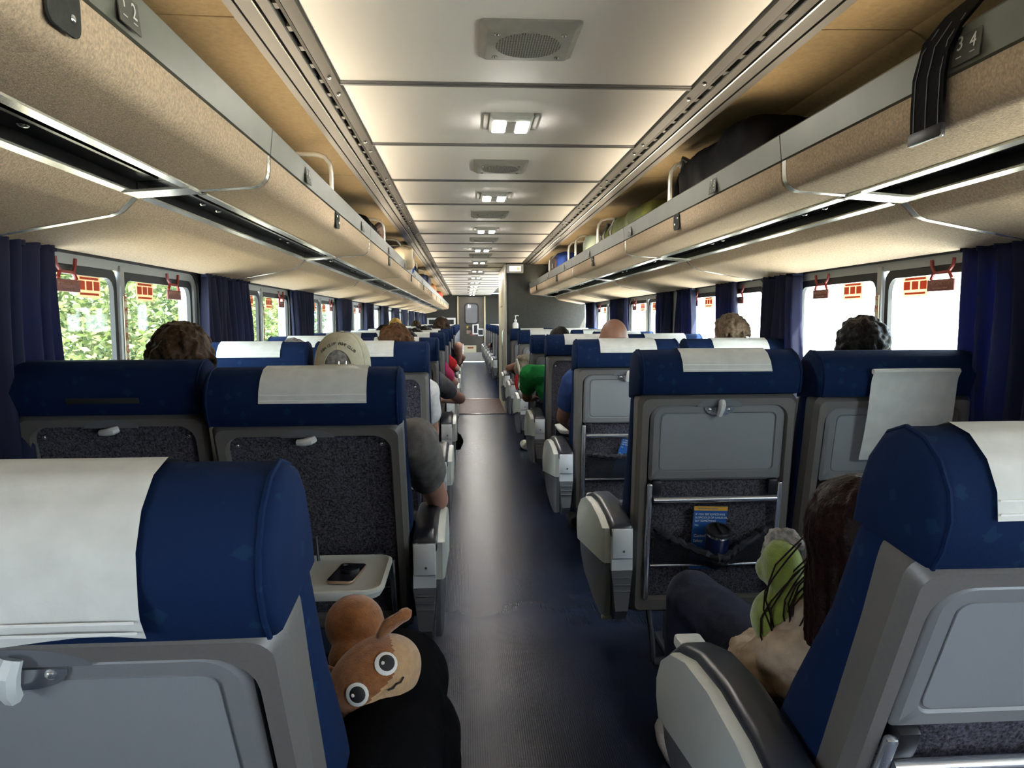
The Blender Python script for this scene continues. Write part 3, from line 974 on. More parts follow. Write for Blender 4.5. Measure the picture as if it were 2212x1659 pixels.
# ================================================================= SEATS
PZ = 0.35                      # height of the reclining hinge
HW = 0.545                     # headrest width
HP = [(0.150, 0.700), (0.158, 0.750), (0.155, 0.805), (0.138, 0.848), (0.108, 0.874), (0.070, 0.881), (0.032, 0.871), (0.002, 0.848), (-0.014, 0.820), (-0.018, 0.780), (-0.012, 0.748), (0.020, 0.738)]
def head_mesh(w):
    cy_, cz_ = 0.07, 0.80
    lo = []
    for x, k in ((-1, 0.80), (-0.990, 0.905), (-0.972, 0.96), (-0.94, 0.99), (-0.6, 1.0), (0, 1.0), (0.6, 1.0), (0.94, 0.99), (0.972, 0.96), (0.990, 0.905), (1, 0.80)):
        lo.append([(x * w / 2, cy_ + (p[0] - cy_) * k, cz_ + (p[1] - cz_) * (k if p[1] > cz_ else 0.5 + 0.5 * k)) for p in HP])
    return MB().loft(lo).mesh('headrest', 60)
def cover_strip(w, s0, s1, xc=0.0, off=0.004, hang=0.0, wave=0.0):
    """paper cover following the headrest profile between indices s0..s1 of a dense sampling"""
    dense = []
    for i in range(len(HP) - 1):
        for q in range(4):
            dense.append(Vector(HP[i]).lerp(Vector(HP[i + 1]), q / 4))
    pr = dense[s0:s1]
    out = []
    for i, p in enumerate(pr):
        d = (pr[min(i + 1, len(pr) - 1)] - pr[max(i - 1, 0)]).normalized()
        out.append(p + Vector((d.y, -d.x)) * -off if False else p + Vector((-d.y, d.x)) * -off)
    if hang:
        last = out[-1]
        for q in range(1, 5):
            out.append(last + Vector((-0.012 if q > 1 else -0.007, -hang * q / 4)))
    n = len(out) - 1
    def fn(u, v):
        p = out[min(n, int(round(v * n)))]
        return (xc + (u - 0.5) * w * (1 + 0.03 * v), p.x + wave * math.sin(u * 9) * max(0, v - 0.7) * 3, p.y + (wave * 0.7 * math.sin(u * 14 + 1) if v > 0.98 else 0))
    return MB().grid(fn, 16, n), out

ring_out = rrect(0.535, 0.772, 0.030, 5, 0, 0.355, rb=0.02)
ring_fac = rrect(0.510, 0.748, 0.026, 5, 0, 0.355, rb=0.02)
ring_in = rrect(0.468, 0.690, 0.050, 5, 0, 0.362, rb=0.02)
ring_in2 = rrect(0.456, 0.678, 0.046, 5, 0, 0.362, rb=0.02)
PARTS = {}
m = MB()
m.loft([[(p[0], y, p[1]) for p in l] for l, y in ((ring_out, 0.075), (ring_out, 0.020), (ring_fac, 0.0), (ring_in, 0.0), (ring_in2, 0.016), (ring_in2, 0.045))], False, False)
PARTS['back_shell'] = (m.mesh('back_shell', 32), 'shell')
PARTS['carpet_panel'] = (MB().slab(rrect(0.464, 0.686, 0.046, 5, 0, 0.362, rb=0.02), 0.024, 0.05).mesh('carpet_panel'), 'carpet_back')
PARTS['headrest'] = (head_mesh(HW), 'fabric')
for _q, _x in enumerate((-0.949, 0.949)):
    PARTS['piping%d' % _q] = (MB().tube([(_x * HW / 2, 0.07 + (p[0] - 0.07) * 0.992, 0.80 + (p[1] - 0.80) * 0.992) for p in HP[1:-1]], 0.0032, 6).mesh('piping'), 'fabric')
m = MB()
lo = []
for s_, t0, t1, w_ in ((-0.02, 0.055, 0.13, 0.50), (0.05, 0.055, 0.20, 0.53), (0.20, 0.055, 0.215, 0.545), (0.35, 0.055, 0.19, 0.548), (0.55, 0.055, 0.15, 0.545), (0.70, 0.055, 0.145, 0.540), (0.76, 0.055, 0.13, 0.53)):
    lo.append([(p[0], (t0 + t1) / 2 + p[1], s_) for p in rrect(w_, t1 - t0, 0.03, 3)])
m.loft(lo)
PARTS['back_cushion'] = (m.mesh('back_cushion', 60), 'fabric')
# tray table, up
m = MB()
to = rrect(0.450, 0.262, 0.045, 5, 0, 0.578, rb=0.012)
ti_ = rrect(0.430, 0.244, 0.040, 5, 0, 0.578, rb=0.010)
tn = rrect(0.392, 0.204, 0.020, 5, 0, 0.580)
m.loft([[(p[0], y, p[1]) for p in l] for l, y in ((to, 0.024), (to, 0.010), (ti_, 0.003), (tn, 0.003), (rrect(0.386, 0.198, 0.018, 5, 0, 0.580), 0.007))], True, True)
PARTS['tray_table'] = (m.mesh('tray_table', 30), 'tray')
ins = rrect(0.384, 0.196, 0.018, 5, 0, 0.580)
ins = [(p[0], p[1] + (0.016 * max(0, 1 - (p[0] / 0.19) ** 2) if p[1] < 0.53 else 0)) for p in ins]
m = MB().grid(lambda u, v: ((u - 0.5) * 0.382, 0.0062, 0.483 + 0.012 * (1 - (2 * u - 1) ** 2) * (1 - v) + 0.194 * v), 14, 6)
m2 = MB().slab(rrect(0.380, 0.190, 0.018, 5, 0, 0.581), 0.0048, 0.009)
PARTS['tray_inset'] = (m2.mesh('tray_inset'), 'tray_inset')
# latch
m = MB()
half = [(0.05 * math.cos(RAD(a)), 0.700 + 0.030 * math.sin(RAD(a))) for a in range(180, 361, 15)]
m.slab(half, -0.001, 0.004)
PARTS['latch_plate'] = (m.mesh('latch_plate'), 'alu')
m = MB().slab([(0.075 * math.cos(RAD(a)), 0.703 + 0.026 * math.sin(RAD(a))) for a in range(0, 181, 12)], -0.0006, 0.006)
PARTS['latch_recess'] = (m.mesh('latch_recess'), 'arm_grey')
PARTS['latch'] = (MB().tube([(0.006, -0.006, 0.722), (0.003, -0.016, 0.712), (0.0, -0.018, 0.695), (-0.004, -0.012, 0.674)], [0.010, 0.012, 0.011, 0.009], 8).mesh('latch'), 'latch')
PARTS['screw'] = (MB().ell((0, 0, 0), (0.006, 0.003, 0.006), 8, 4).mesh('screw'), 'bright_metal')
PARTS['hinge_block'] = (MB().rbox((0, 0, 0), (0.034, 0.034, 0.052), 0.006).mesh('hinge_block'), 'black')
PARTS['tray_arm'] = (MB().rbox((0, 0, 0), (0.020, 0.016, 0.420), 0.007).mesh('tray_arm'), 'alu')
PARTS['crossbar'] = (MB().cyl((0, 0, 0), 0.0115, 0.42, 12, 'x').mesh('crossbar'), 'alu')
def pocket(sag):
    top = lambda u: 0.290 - sag * math.sin(math.pi * u) ** 0.8 * 0.075
    m = MB().grid(lambda u, v: ((u - 0.5) * 0.40, -0.004 - (0.034 * math.sin(math.pi * u) + (0.070 * math.exp(-((u - 0.5) / 0.15) ** 2) if sag > 0.5 else 0)) * math.sin(math.pi * min(1, v * 0.62 + 0.10)), 0.155 + (top(u) - 0.155) * v), 20, 8)
    h = MB()
    path = [((i / 40 - 0.5) * 0.40, -0.010 - 0.030 * math.sin(math.pi * i / 40) - (0.060 * math.exp(-((i / 40 - 0.5) / 0.15) ** 2) if sag > 0.5 else 0) - 0.004 * math.sin(i * 2.1), top(i / 40) + 0.003 * math.sin(i * 1.7)) for i in range(41)]
    h.tube(path, [0.013 + 0.003 * math.sin(i * 2.4) for i in range(41)], 8)
    return m.mesh('seat_pocket'), h.mesh('pocket_hem')
_a, _b = pocket(1.0)
PARTS['seat_pocket'] = (_a, 'pocket')
PARTS['pocket_hem'] = (_b, 'pocket_hem')
_a, _b = pocket(0.12)
PARTS['seat_pocket_flat'] = (_a, 'pocket')
PARTS['pocket_hem_flat'] = (_b, 'pocket_hem')
PARTS['pocket_rod'] = (MB().cyl((0, -0.004, 0.148), 0.006, 0.42, 10, 'x').mesh('pocket_rod'), 'alu')
# tray folded down (hinge line at z=0, extends towards the viewer along -y)
m = MB()
def flat(pts, z):
    return [(p[0], p[1], z) for p in pts]
m.loft([flat(rrect(0.43, 0.30, 0.05, 5, 0, -0.15), -0.014), flat(rrect(0.45, 0.32, 0.055, 5, 0, -0.15), 0.004), flat(rrect(0.45, 0.32, 0.055, 5, 0, -0.15), 0.012), flat(rrect(0.43, 0.30, 0.045, 5, 0, -0.15), 0.014),
        flat(rrect(0.40, 0.27, 0.03, 5, 0, -0.15), 0.006), flat(rrect(0.30, 0.22, 0.03, 5, 0, -0.15), 0.006)])
PARTS['tray_open'] = (m.mesh('tray_table', 30), 'tray_white')
# headrest covers
cm, _o = cover_strip(0.285, 2, 33)
cm_out = _o
PARTS['headrest_cover'] = (cm.mesh('headrest_cover', 60, False), 'cover')
cm, _o2 = cover_strip(0.50, 2, 33, off=0.005, hang=0.055, wave=0.006)
PARTS['headrest_cover_wide'] = (cm.mesh('headrest_cover', 60, False), 'cover')
def stitches(out, w, ids):
    st = []
    for q in ids:
        p = out[q]
        st.append(MB().box((0, p.x - 0.0015, p.y), (w, 0.0016, 0.0022)).mesh('stitch_line'))
    return st
ST_N = stitches(cm_out, 0.289, (-2, -4))
ST_W = stitches(_o2, 0.505, (-2, -3))
m = MB().grid(lambda u, v: (0.030 + (u - 0.5) * 0.285 * (1 + 0.02 * v), -0.024 - 0.010 * math.sin(math.pi * v) - 0.014 * math.exp(-v * 18), 0.835 - 0.30 * v - 0.012 * math.exp(-v * 14) * 0), 12, 14)
PARTS['slipped_cover'] = (m.mesh('headrest_cover', 60, False), 'cover')
m = MB().tube([(-0.1125, -0.030, 0.836), (0.03, -0.032, 0.838), (0.1725, -0.030, 0.836)], 0.009, 8)
PARTS['cover_roll'] = (m.mesh('cover_roll'), 'cover')
PARTS['velcro_strip'] = (MB().rbox((0.0, -0.0185, 0.795), (0.20, 0.004, 0.018), 0.002).mesh('velcro_strip'), 'ink')
# fixed parts
PARTS['seat_cushion'] = (MB().rbox((0, 0.36, 0.40), (0.50, 0.50, 0.12), 0.045, 3).mesh('seat_cushion'), 'fabric')
PARTS['seat_base'] = (MB().rbox((0, 0.33, 0.31), (0.46, 0.42, 0.07), 0.01).rbox((0, 0.08, 0.325), (0.53, 0.05, 0.03), 0.006).mesh('seat_base'), 'base')
PARTS['pedestal'] = (MB().rbox((0, 0.30, 0.15), (0.06, 0.34, 0.29), 0.012).rbox((0, 0.30, 0.012), (0.10, 0.46, 0.024), 0.006).mesh('pedestal'), 'base')
PARTS['foot_bar'] = (MB().tube([(-0.20, 0.03, 0.33), (-0.20, -0.03, 0.24), (-0.20, -0.05, 0.17)], 0.010, 8).tube([(0.20, 0.03, 0.33), (0.20, -0.03, 0.24), (0.20, -0.05, 0.17)], 0.010, 8).tube([(-0.20, -0.05, 0.17), (0.20, -0.05, 0.17)], 0.016, 10).mesh('foot_bar'), 'base')
# armrests: sg = +1 when the aisle lies on the -x side of the seat (right block)
AR = [(0.0, 0.645), (0.10, 0.668), (0.24, 0.682), (0.38, 0.672), (0.50, 0.638), (0.58, 0.585), (0.615, 0.52), (0.61, 0.46), (0.57, 0.40), (0.46, 0.345), (0.25, 0.315), (0.06, 0.31), (0.0, 0.34)]
def arm_side(sg):
    d = {}
    def yz(pts, x0, x1, bev=0.008):
        cyy = sum(p[0] for p in pts) / len(pts)
        czz = sum(p[1] for p in pts) / len(pts)
        k = 1 - bev / 0.2
        q = [(cyy + (p[0] - cyy) * k, czz + (p[1] - czz) * k) for p in pts]
        return [[(x0, p[0], p[1]) for p in q], [(x0 + (x1 - x0) * 0.25, p[0], p[1]) for p in pts], [(x1, p[0], p[1]) for p in pts]]
    # core, seen from behind: white above, grey below
    x_out, x_in = -sg * 0.036, sg * 0.036
    up = [(0.0, 0.640), (0.10, 0.655), (0.38, 0.655), (0.50, 0.62), (0.57, 0.57), (0.60, 0.50), (0.57, 0.45), (0.0, 0.50)]
    dn = [(0.0, 0.499), (0.57, 0.449), (0.56, 0.40), (0.46, 0.345), (0.25, 0.315), (0.10, 0.312), (0.03, 0.32), (0.0, 0.36)]
    d['arm_body'] = (MB().loft([[(x, p[0], p[1]) for p in up] for x in (x_out * 0.95, x_in)]).mesh('arm_body', 30), 'arm_white')
    lo = []
    for x, k in ((x_out * 0.95, 0.0), (x_in, 0.0)):
        lo.append([(x * (1 if p[1] > 0.44 else 0.6), p[0], p[1]) for p in dn])
    d['arm_skirt'] = (MB().loft(lo).mesh('arm_skirt', 30), 'arm_grey')
    for i, z in enumerate((0.475, 0.452, 0.430)):
        d['skirt_rib%d' % i] = (MB().rbox((0, -0.002, z), (0.058, 0.008, 0.005), 0.002).mesh('skirt_rib'), 'arm_grey')
    # bulging outer panel, light above and grey below
    sp = [(0.015, 0.640), (0.10, 0.660), (0.24, 0.672), (0.38, 0.662), (0.49, 0.628), (0.565, 0.578), (0.60, 0.52), (0.60, 0.475), (0.58, 0.435), (0.02, 0.52)]
    sd_ = [(0.02, 0.518), (0.58, 0.433), (0.56, 0.395), (0.46, 0.342), (0.25, 0.312), (0.10, 0.31), (0.03, 0.33)]
    d['side_panel'] = (MB().loft(yz(sp, x_out - sg * 0.026, x_out + sg * 0.004)).mesh('side_panel', 40), 'arm_light')
    d['lower_panel'] = (MB().loft(yz(sd_, x_out - sg * 0.016, x_out + sg * 0.004)).mesh('lower_panel', 40), 'arm_grey')
    # padded top
    lo = []
    for (y, z) in ((0.005, 0.640), (0.012, 0.650), (0.10, 0.668), (0.24, 0.682), (0.38, 0.672), (0.50, 0.637), (0.575, 0.585), (0.60, 0.535)):
        tilt = 0.0
        lo.append([(p[0], y + (0.012 * (1 if p[1] > 0 else 0)) * 0, z - 0.012 + p[1]) for p in rrect(0.078, 0.040, 0.017, 3)])
    d['arm_pad'] = (MB().loft(lo).mesh('arm_pad', 50), 'arm_pad')
    m = MB()
    pr = rrect(0.066, 0.098, 0.012, 3, 0, 0.592, rb=0.003)
    m.slab(pr, -0.010, 0.004, 0.002)
    d['end_cap'] = (m.mesh('end_cap'), 'arm_white')
    d['cap_screw'] = (MB().ell((0.004, -0.011, 0.568), (0.005, 0.003, 0.005), 8, 4).mesh('cap_screw'), 'bright_metal')
    d['recline_button'] = (MB().rbox((sg * 0.006, 0.555, 0.612), (0.062, 0.075, 0.030), 0.009, mx=None).mesh('recline_button'), 'latch')
    d['arm_post'] = (MB().rbox((sg * 0.06, 0.25, 0.36), (0.10, 0.12, 0.06), 0.01).mesh('arm_post'), 'base')
    return d
ARMS = {-1: arm_side(-1), 1: arm_side(1)}

def seat(xc, yarm, sg, aisle, rec, label, tray='up', cover='on', detail=2, pocket_kind='flat', group=None, cx=0.0):
    piv = yarm + 0.115
    if rec < 14:
        piv -= 0.040
        rec -= 2.2
    t = thing('train_seat', label, 'seat', (xc, piv, 0), group or 'blue coach seats')
    B = T(0, 0, PZ) @ RX(RAD(rec))
    def p(nm, par=t, mx=None, name=None):
        me, mm = PARTS[nm]
        return link(name or nm, me, mm, par, mx)
    p('seat_cushion')
    p('pedestal')
    p('seat_base')
    sh = p('back_shell', mx=B)
    p('back_cushion', mx=B)
    hd = p('headrest', mx=B)
    cp = p('carpet_panel', sh)
    if detail > 1:
        p('piping0', hd, None, 'piping')
        p('piping1', hd, None, 'piping')
    if cover == 'on':
        c = p('headrest_cover', hd, T(cx, 0, 0))
        for me in (ST_N if detail > 1 else []):
            link('stitch_line', me, 'stitch', c) if False else None
        if detail > 1:
            for me in ST_N:
                link('stitch_line', me, 'stitch', hd, T(cx, 0, 0))
    elif cover == 'wide':
        p('headrest_cover_wide', hd, T(cx, 0, 0), 'headrest_cover')
        for me in ST_W:
            link('stitch_line', me, 'stitch', hd, T(cx, 0, 0))
    elif cover == 'slip':
        p('slipped_cover', hd, T(cx, 0, 0), 'headrest_cover')
        p('cover_roll', hd, T(cx, 0, 0))
    elif cover == 'velcro':
        p('velcro_strip', hd)
    if tray == 'up':
        tt = p('tray_table', mx=B)
        p('tray_inset', tt)
        if detail > 1:
            p('latch_plate', tt)
            for sx in (-0.032, 0.032):
                p('screw', tt, T(sx, -0.002, 0.692))
    elif tray == 'down':
        tt = p('tray_open', name='tray_table', mx=T(0, -0.14, 0.605))
        for sx in (-1, 1):
            if detail > 1:
                # struts from the tray edge down to the seat base
                link('tray_strut', STRUT, 'alu', t, T(sx * 0.218, 0, 0))
                p('screw', sh, T(sx * 0.205, 0.022, 0.665))
    if detail > 1:
        p('latch_recess', sh)
        p('latch', sh, T(0, 0, 0) if tray == 'up' else T(0, 0, 0.70) @ RY(RAD(68)) @ T(0, 0, -0.70))
        if tray == 'up':
            for sx in (-1, 1):
                p('hinge_block', sh, T(sx * 0.198, 0.008, 0.425))
                p('tray_arm', sh, T(sx * 0.222, -0.004, 0.232))
            p('crossbar', sh, T(0, -0.010, 0.385))
        k = '' if pocket_kind == 'sag' else '_flat'
        pk = p('seat_pocket' + k, sh, None, 'seat_pocket')
        p('pocket_hem' + k, pk, None, 'pocket_hem')
        p('pocket_rod', pk)
        p('foot_bar')
    if aisle:
        ax = -sg * (0.5 * HW + 0.045)
        A = T(ax, yarm - piv, 0)
        body = None
        for nm in ('arm_body', 'arm_skirt', 'skirt_rib0', 'skirt_rib1', 'skirt_rib2', 'side_panel', 'lower_panel', 'arm_pad', 'end_cap', 'cap_screw', 'recline_button', 'arm_post'):
            if detail < 2 and nm in ('skirt_rib0', 'skirt_rib1', 'skirt_rib2', 'cap_screw', 'recline_button', 'arm_post'):
                continue
            me, mm = ARMS[sg][nm]
            base = 'skirt_rib' if nm.startswith('skirt_rib') else nm
            if body is None:
                body = link(base, me, mm, t, A)
            else:
                link(base, me, mm, body if nm != 'arm_pad' else t, None if nm != 'arm_pad' else A)
    return t
STRUT = MB().rbox((0, 0, 0), (0.006, 0.012, 0.001), 0.0004).mesh('x')
STRUT = MB().tube([(0, -0.15, 0.605), (0, -0.06, 0.42), (0, 0.0, 0.36)], 0.009, 6, flat=0.6).mesh('tray_strut')

XA, XW = 0.64, 1.21            # aisle and window seat centres
rowsL = [0.92 + 1.33 * i for i in range(8)]
rowsR = [0.995 + 1.372 * i for i in range(7)]
#        (aisle recline, tray, cover, cx), (window recline, tray, cover, cx)
setL = {0: ((25, 'up', 'wide', -0.105), (8, 'up', 'on', 0)), 1: ((22, 'down', 'on', 0.03), (16, 'down', 'velcro', 0)), 2: ((10, 'down', 'on', -0.04), (10, 'up', 'on', 0.0)),
        3: ((15, 'up', 'on', 0), (10, 'up', 'on', 0)), 4: ((8, 'up', 'on', 0), (8, 'up', 'on', 0)), 5: ((8, 'up', 'on', 0.02), (9, 'up', 'on', 0)), 6: ((8, 'up', 'on', 0), (8, 'up', 'on', 0)), 7: ((8, 'up', 'on', 0), (8, 'up', 'on', 0))}
setR = {0: ((22.5, 'up', 'on', -0.06), (10, 'up', 'on', 0)), 1: ((9, 'up', 'on', 0.015), (13, 'up', 'slip', 0.0)), 2: ((8, 'up', 'on', 0.0), (8, 'up', 'on', 0.02)), 3: ((9, 'down', 'on', 0), (8, 'up', 'on', 0)),
        4: ((20, 'up', 'on', 0), (10, 'up', 'on', 0)), 5: ((9, 'up', 'on', 0), (9, 'up', 'on', 0)), 6: ((7, 'up', 'on', 0), (7, 'up', 'on', 0))}
EXTRA = {(-1, 0, 1): 'with a wide white cover over its headrest', (-1, 1, 1): 'with its tray down under a black phone', (-1, 1, 0): 'with a bare black strip and no cover', (1, 0, 1): 'with the long-haired passenger',
         (1, 1, 1): 'with a tumbler in its pocket', (1, 1, 0): 'with its white cover slipped down the back', (1, 2, 1): 'with tray up behind the bald passenger', (1, 3, 1): 'with open tray'}
for sname, sg, rows, st in (('left', -1, rowsL, setL), ('right', 1, rowsR, setR)):
    for i, ya in enumerate(rows):
        for aisle in (True, False):
            rec, tray, cov, cx_ = st[i][0 if aisle else 1]
            ex = EXTRA.get((sg, i, 1 if aisle else 0), '')
            lab = 'blue %s seat in the %s %s row %s' % ('aisle' if aisle else 'window', ORD[i], sname, ex)
            if not ex:
                lab = 'blue %s seat in the %s row on the %s' % ('aisle' if aisle else 'window', ORD[i], sname)
            seat(sg * (XA if aisle else XW) - (0.025 if (sg, i, aisle) == (1, 0, True) else 0), ya, sg, aisle, rec, lab.strip(), tray, cov, 2 if i < 5 else 1, 'sag' if (sg, i, aisle) == (1, 1, True) else 'flat', cx=cx_)
for sname, sg in SIDES:
    for i in range(7):
        for aisle in (True, False):
            if sg > 0 and not aisle:
                continue
            seat(sg * (XA if aisle else XW), 13.0 + 1.33 * i, sg, aisle, 9, '%s distant blue %s seat on the %s beyond the wooden threshold' % (ORD[i], 'aisle' if aisle else 'window', sname), 'up', 'on', 1, group='distant %s seats on the %s' % ('aisle' if aisle else 'window', sname))
# ================================================================= PEOPLE
def hand(mb, w, d, side, curl=0.5, s=1.0):
    """palm, four bent fingers and a thumb from the wrist w along direction d"""
    w, d = Vector(w), Vector(d).normalized()
    lat = d.cross(Vector((0, 0, 1)))
    lat = lat.normalized() if lat.length > 0.1 else Vector((1, 0, 0))
    up = lat.cross(d).normalized()
    palm = w + d * 0.075 * s
    mb.tube([w, w + d * 0.03 * s, palm], [0.026 * s, 0.034 * s, 0.040 * s], 10, flat=0.5)
    for i, (o, ln) in enumerate(((-0.030, 0.062), (-0.010, 0.074), (0.010, 0.070), (0.029, 0.054))):
        a = palm + lat * o * s - d * 0.008
        b = a + (d * 0.55 + -up * curl * 0.5).normalized() * ln * 0.5 * s
        c = b + (d * 0.3 - up * curl * 1.2).normalized() * ln * 0.5 * s
        mb.tube([a, b, c], [0.0095 * s, 0.009 * s, 0.007 * s], 8)
        mb.ell(c, 0.007 * s, 8, 5)
    a = w + d * 0.025 * s + lat * side * 0.028 * s
    b = a + (d * 0.6 + lat * side * 0.7 - up * 0.2).normalized() * 0.035 * s
    c = b + (d * 0.9 - up * 0.3).normalized() * 0.028 * s
    mb.tube([a, b, c], [0.012 * s, 0.011 * s, 0.008 * s], 8)
    mb.ell(c, 0.008 * s, 8, 5)

def person(label, hip, neck, head, arms, legs, skin, shirt, pants, shoe=None, sleeve='short', hair=None, hair_mat=None, vox=0.011, ht=1.0, face=0.0, group='seated passengers', far=False, crease=(0.016, 0.055)):
    """hip/neck/head centre in world space; the figure faces +y turned by face degrees"""
    hip, neck, head = Vector(hip), Vector(neck), Vector(head)
    t = thing('person', label, 'person', (hip.x, hip.y, 0), group)
    inv = T(-hip.x, -hip.y, 0)
    chest = hip.lerp(neck, 0.68)
    belly = hip.lerp(neck, 0.30)
    sk = MB()
    sk.ell(hip, (0.165 * ht, 0.12, 0.10), 16, 10).ell(belly, (0.145 * ht, 0.115, 0.13), 16, 10).ell(chest, (0.165 * ht, 0.115, 0.15), 16, 10)
    sk.capsule(neck - Vector((0, 0, 0.03)), 0.062, head - Vector((0, 0, 0.04)), 0.052)
    HR = T(*head) @ RZ(RAD(face))
    sk.ell((0, -0.008, 0.022), (0.074, 0.092, 0.092), 18, 12, mx=HR)
    sk.ell((0, 0.030, -0.045), (0.056, 0.058, 0.062), 14, 10, mx=HR)
    sk.ell((0, 0.060, -0.080), (0.026, 0.022, 0.020), 10, 8, mx=HR)
    sk.add(*_nose(), mx=HR)
    for sx in (-1, 1):
        sk.ell((sx * 0.076, -0.005, -0.012), (0.011, 0.020, 0.031), 10, 8, mx=HR)
    for ai, (sh, el, wr) in enumerate(arms):
        sd = 1 if ai else -1
        sk.capsule(Vector(sh), 0.058, Vector(sh).lerp(Vector(el), 0.5), 0.050)
        sk.capsule(Vector(sh).lerp(Vector(el), 0.5), 0.050, el, 0.041)
        sk.capsule(el, 0.041, wr, 0.027)
        hand(sk, wr, Vector(wr) - Vector(el), -sd)
    for hp, kn, an in legs:
        sk.capsule(hp, 0.088, kn, 0.058)
        sk.capsule(kn, 0.058, an, 0.040)
        f = Vector(an)
        sk.tube([f + Vector((0, -0.05, -0.03)), f + Vector((0, 0.05, -0.035)), f + Vector((0, 0.15, -0.05))], [0.035, 0.042, 0.028], 10)
    body = remeshed(sk, 'body', vox, 3)
    o = link('body', body, skin, t, inv)
    # face details
    if not far:
        for sx in (-1, 1):
            e = MB().ell((sx * 0.030, 0.079, 0.004), (0.013, 0.008, 0.009), 10, 8, mx=HR).obj('eye', 'white', t)
            e.matrix_local = inv
            e2 = MB().ell((sx * 0.030, 0.0855, 0.004), (0.006, 0.003, 0.006), 8, 6, mx=HR).obj('pupil', 'ink', e)
        mo = MB().tube([Vector((-0.024, 0.076, -0.052)), Vector((0, 0.088, -0.050)), Vector((0.024, 0.076, -0.052))], [0.003, 0.006, 0.003], 8, mx=HR).obj('mouth', 'dark_red', t)
        mo.matrix_local = inv
    # clothes
    c = MB()
    c.ell(hip, (0.178 * ht, 0.135, 0.11), 16, 10).ell(belly, (0.160 * ht, 0.130, 0.14), 16, 10).ell(chest, (0.180 * ht, 0.128, 0.158), 16, 10)
    c.capsule(neck - Vector((0, 0, 0.06)), 0.085, neck - Vector((0, 0, 0.02)), 0.070)
    for sh, el, wr in arms:
        sh, el, wr = Vector(sh), Vector(el), Vector(wr)
        if sleeve != 'none':
            c.capsule(chest + Vector((0, 0, 0.07)), 0.09, sh, 0.078)
        if sleeve == 'short':
            c.capsule(sh, 0.076, sh.lerp(el, 0.50), 0.070)
        elif sleeve == 'long':
            c.capsule(sh, 0.074, el, 0.060)
            c.capsule(el, 0.060, wr, 0.040)
    sh_me = remeshed(c, 'shirt', vox * 1.1, 3, crease)
    link('shirt', sh_me, shirt, t, inv)
    pm_ = MB()
    pm_.ell(hip, (0.180 * ht, 0.13, 0.105), 16, 10)
    for hp, kn, an in legs:
        hp, kn, an = Vector(hp), Vector(kn), Vector(an)
        pm_.capsule(hp, 0.100, kn, 0.074)
        pm_.capsule(kn, 0.074, kn.lerp(an, 0.85), 0.060)
    link('trousers', remeshed(pm_, 'trousers', vox * 1.1, 3, (0.010, 0.06)), pants, t, inv)
    if shoe:
        for hp, kn, an in legs:
            f = Vector(an)
            s_ = MB().tube([f + Vector((0, -0.075, -0.035)), f + Vector((0, 0.0, -0.03)), f + Vector((0, 0.10, -0.042)), f + Vector((0, 0.19, -0.05))], [0.042, 0.052, 0.050, 0.034], 12).ell(f + Vector((0, -0.01, 0)), (0.045, 0.055, 0.05), 12, 8)
            link('shoe', remeshed(s_, 'shoe', 0.011, 2), shoe, t, inv)
    if hair:
        h = MB()
        rnd = random.Random(hash(label) % 1000)
        rnd = random.Random(len(label) * 7 + int(head.y * 100))
        if hair in ('short', 'curly', 'messy', 'buzz', 'shorn'):
            k = {'short': 1.10, 'curly': 1.13, 'messy': 1.16, 'buzz': 1.045, 'shorn': 0.975}[hair]
            h.ell((0, -0.016, 0.034), (0.075 * k, 0.094 * k, 0.088 * k), 20, 14, mx=HR)
            h.ell((0, -0.045, -0.030), (0.066 * k, 0.060 * k, 0.075 * k), 16, 10, mx=HR)
            if hair in ('curly', 'messy', 'short'):
                n_ = {'curly': 260, 'messy': 170, 'short': 120}[hair]
                for i in range(n_):
                    d = Vector((rnd.gauss(0, 1), rnd.gauss(-0.35, 1), rnd.gauss(0.35, 1))).normalized()
                    if d.y > 0.45 and d.z < 0.45:
                        continue
                    p = Vector((d.x * 0.075 * k, -0.016 + d.y * 0.094 * k, 0.030 + d.z * 0.092 * k))
                    if hair == 'curly':
                        h.ell(p, rnd.uniform(0.008, 0.014), 7, 5, mx=HR)
                    else:
                        q = p + Vector((rnd.gauss(0, 0.008), -0.006, -0.035)) + d * 0.008
                        h.tube([p + d * 0.004, p.lerp(q, 0.5) + d * 0.007, q], [0.007, 0.009, 0.003], 6, mx=HR)
        me = remeshed(h, 'hair', 0.0055 if not far else 0.009, 1, (0.006, 0.012))
        link('hair', me, hair_mat, t, inv)
    return t

def _nose():
    vs = [(-0.008, 0.082, 0.015), (0.008, 0.082, 0.015), (-0.017, 0.078, -0.030), (0.017, 0.078, -0.030), (0, 0.112, -0.026), (0, 0.078, -0.038), (0, 0.05, 0.02), (0, 0.05, -0.03)]
    fs = [(0, 1, 4), (0, 4, 2), (1, 3, 4), (2, 4, 5), (4, 3, 5), (0, 6, 1), (0, 2, 6), (1, 6, 3), (2, 5, 7), (5, 3, 7), (6, 2, 7), (6, 7, 3)]
    return vs, fs

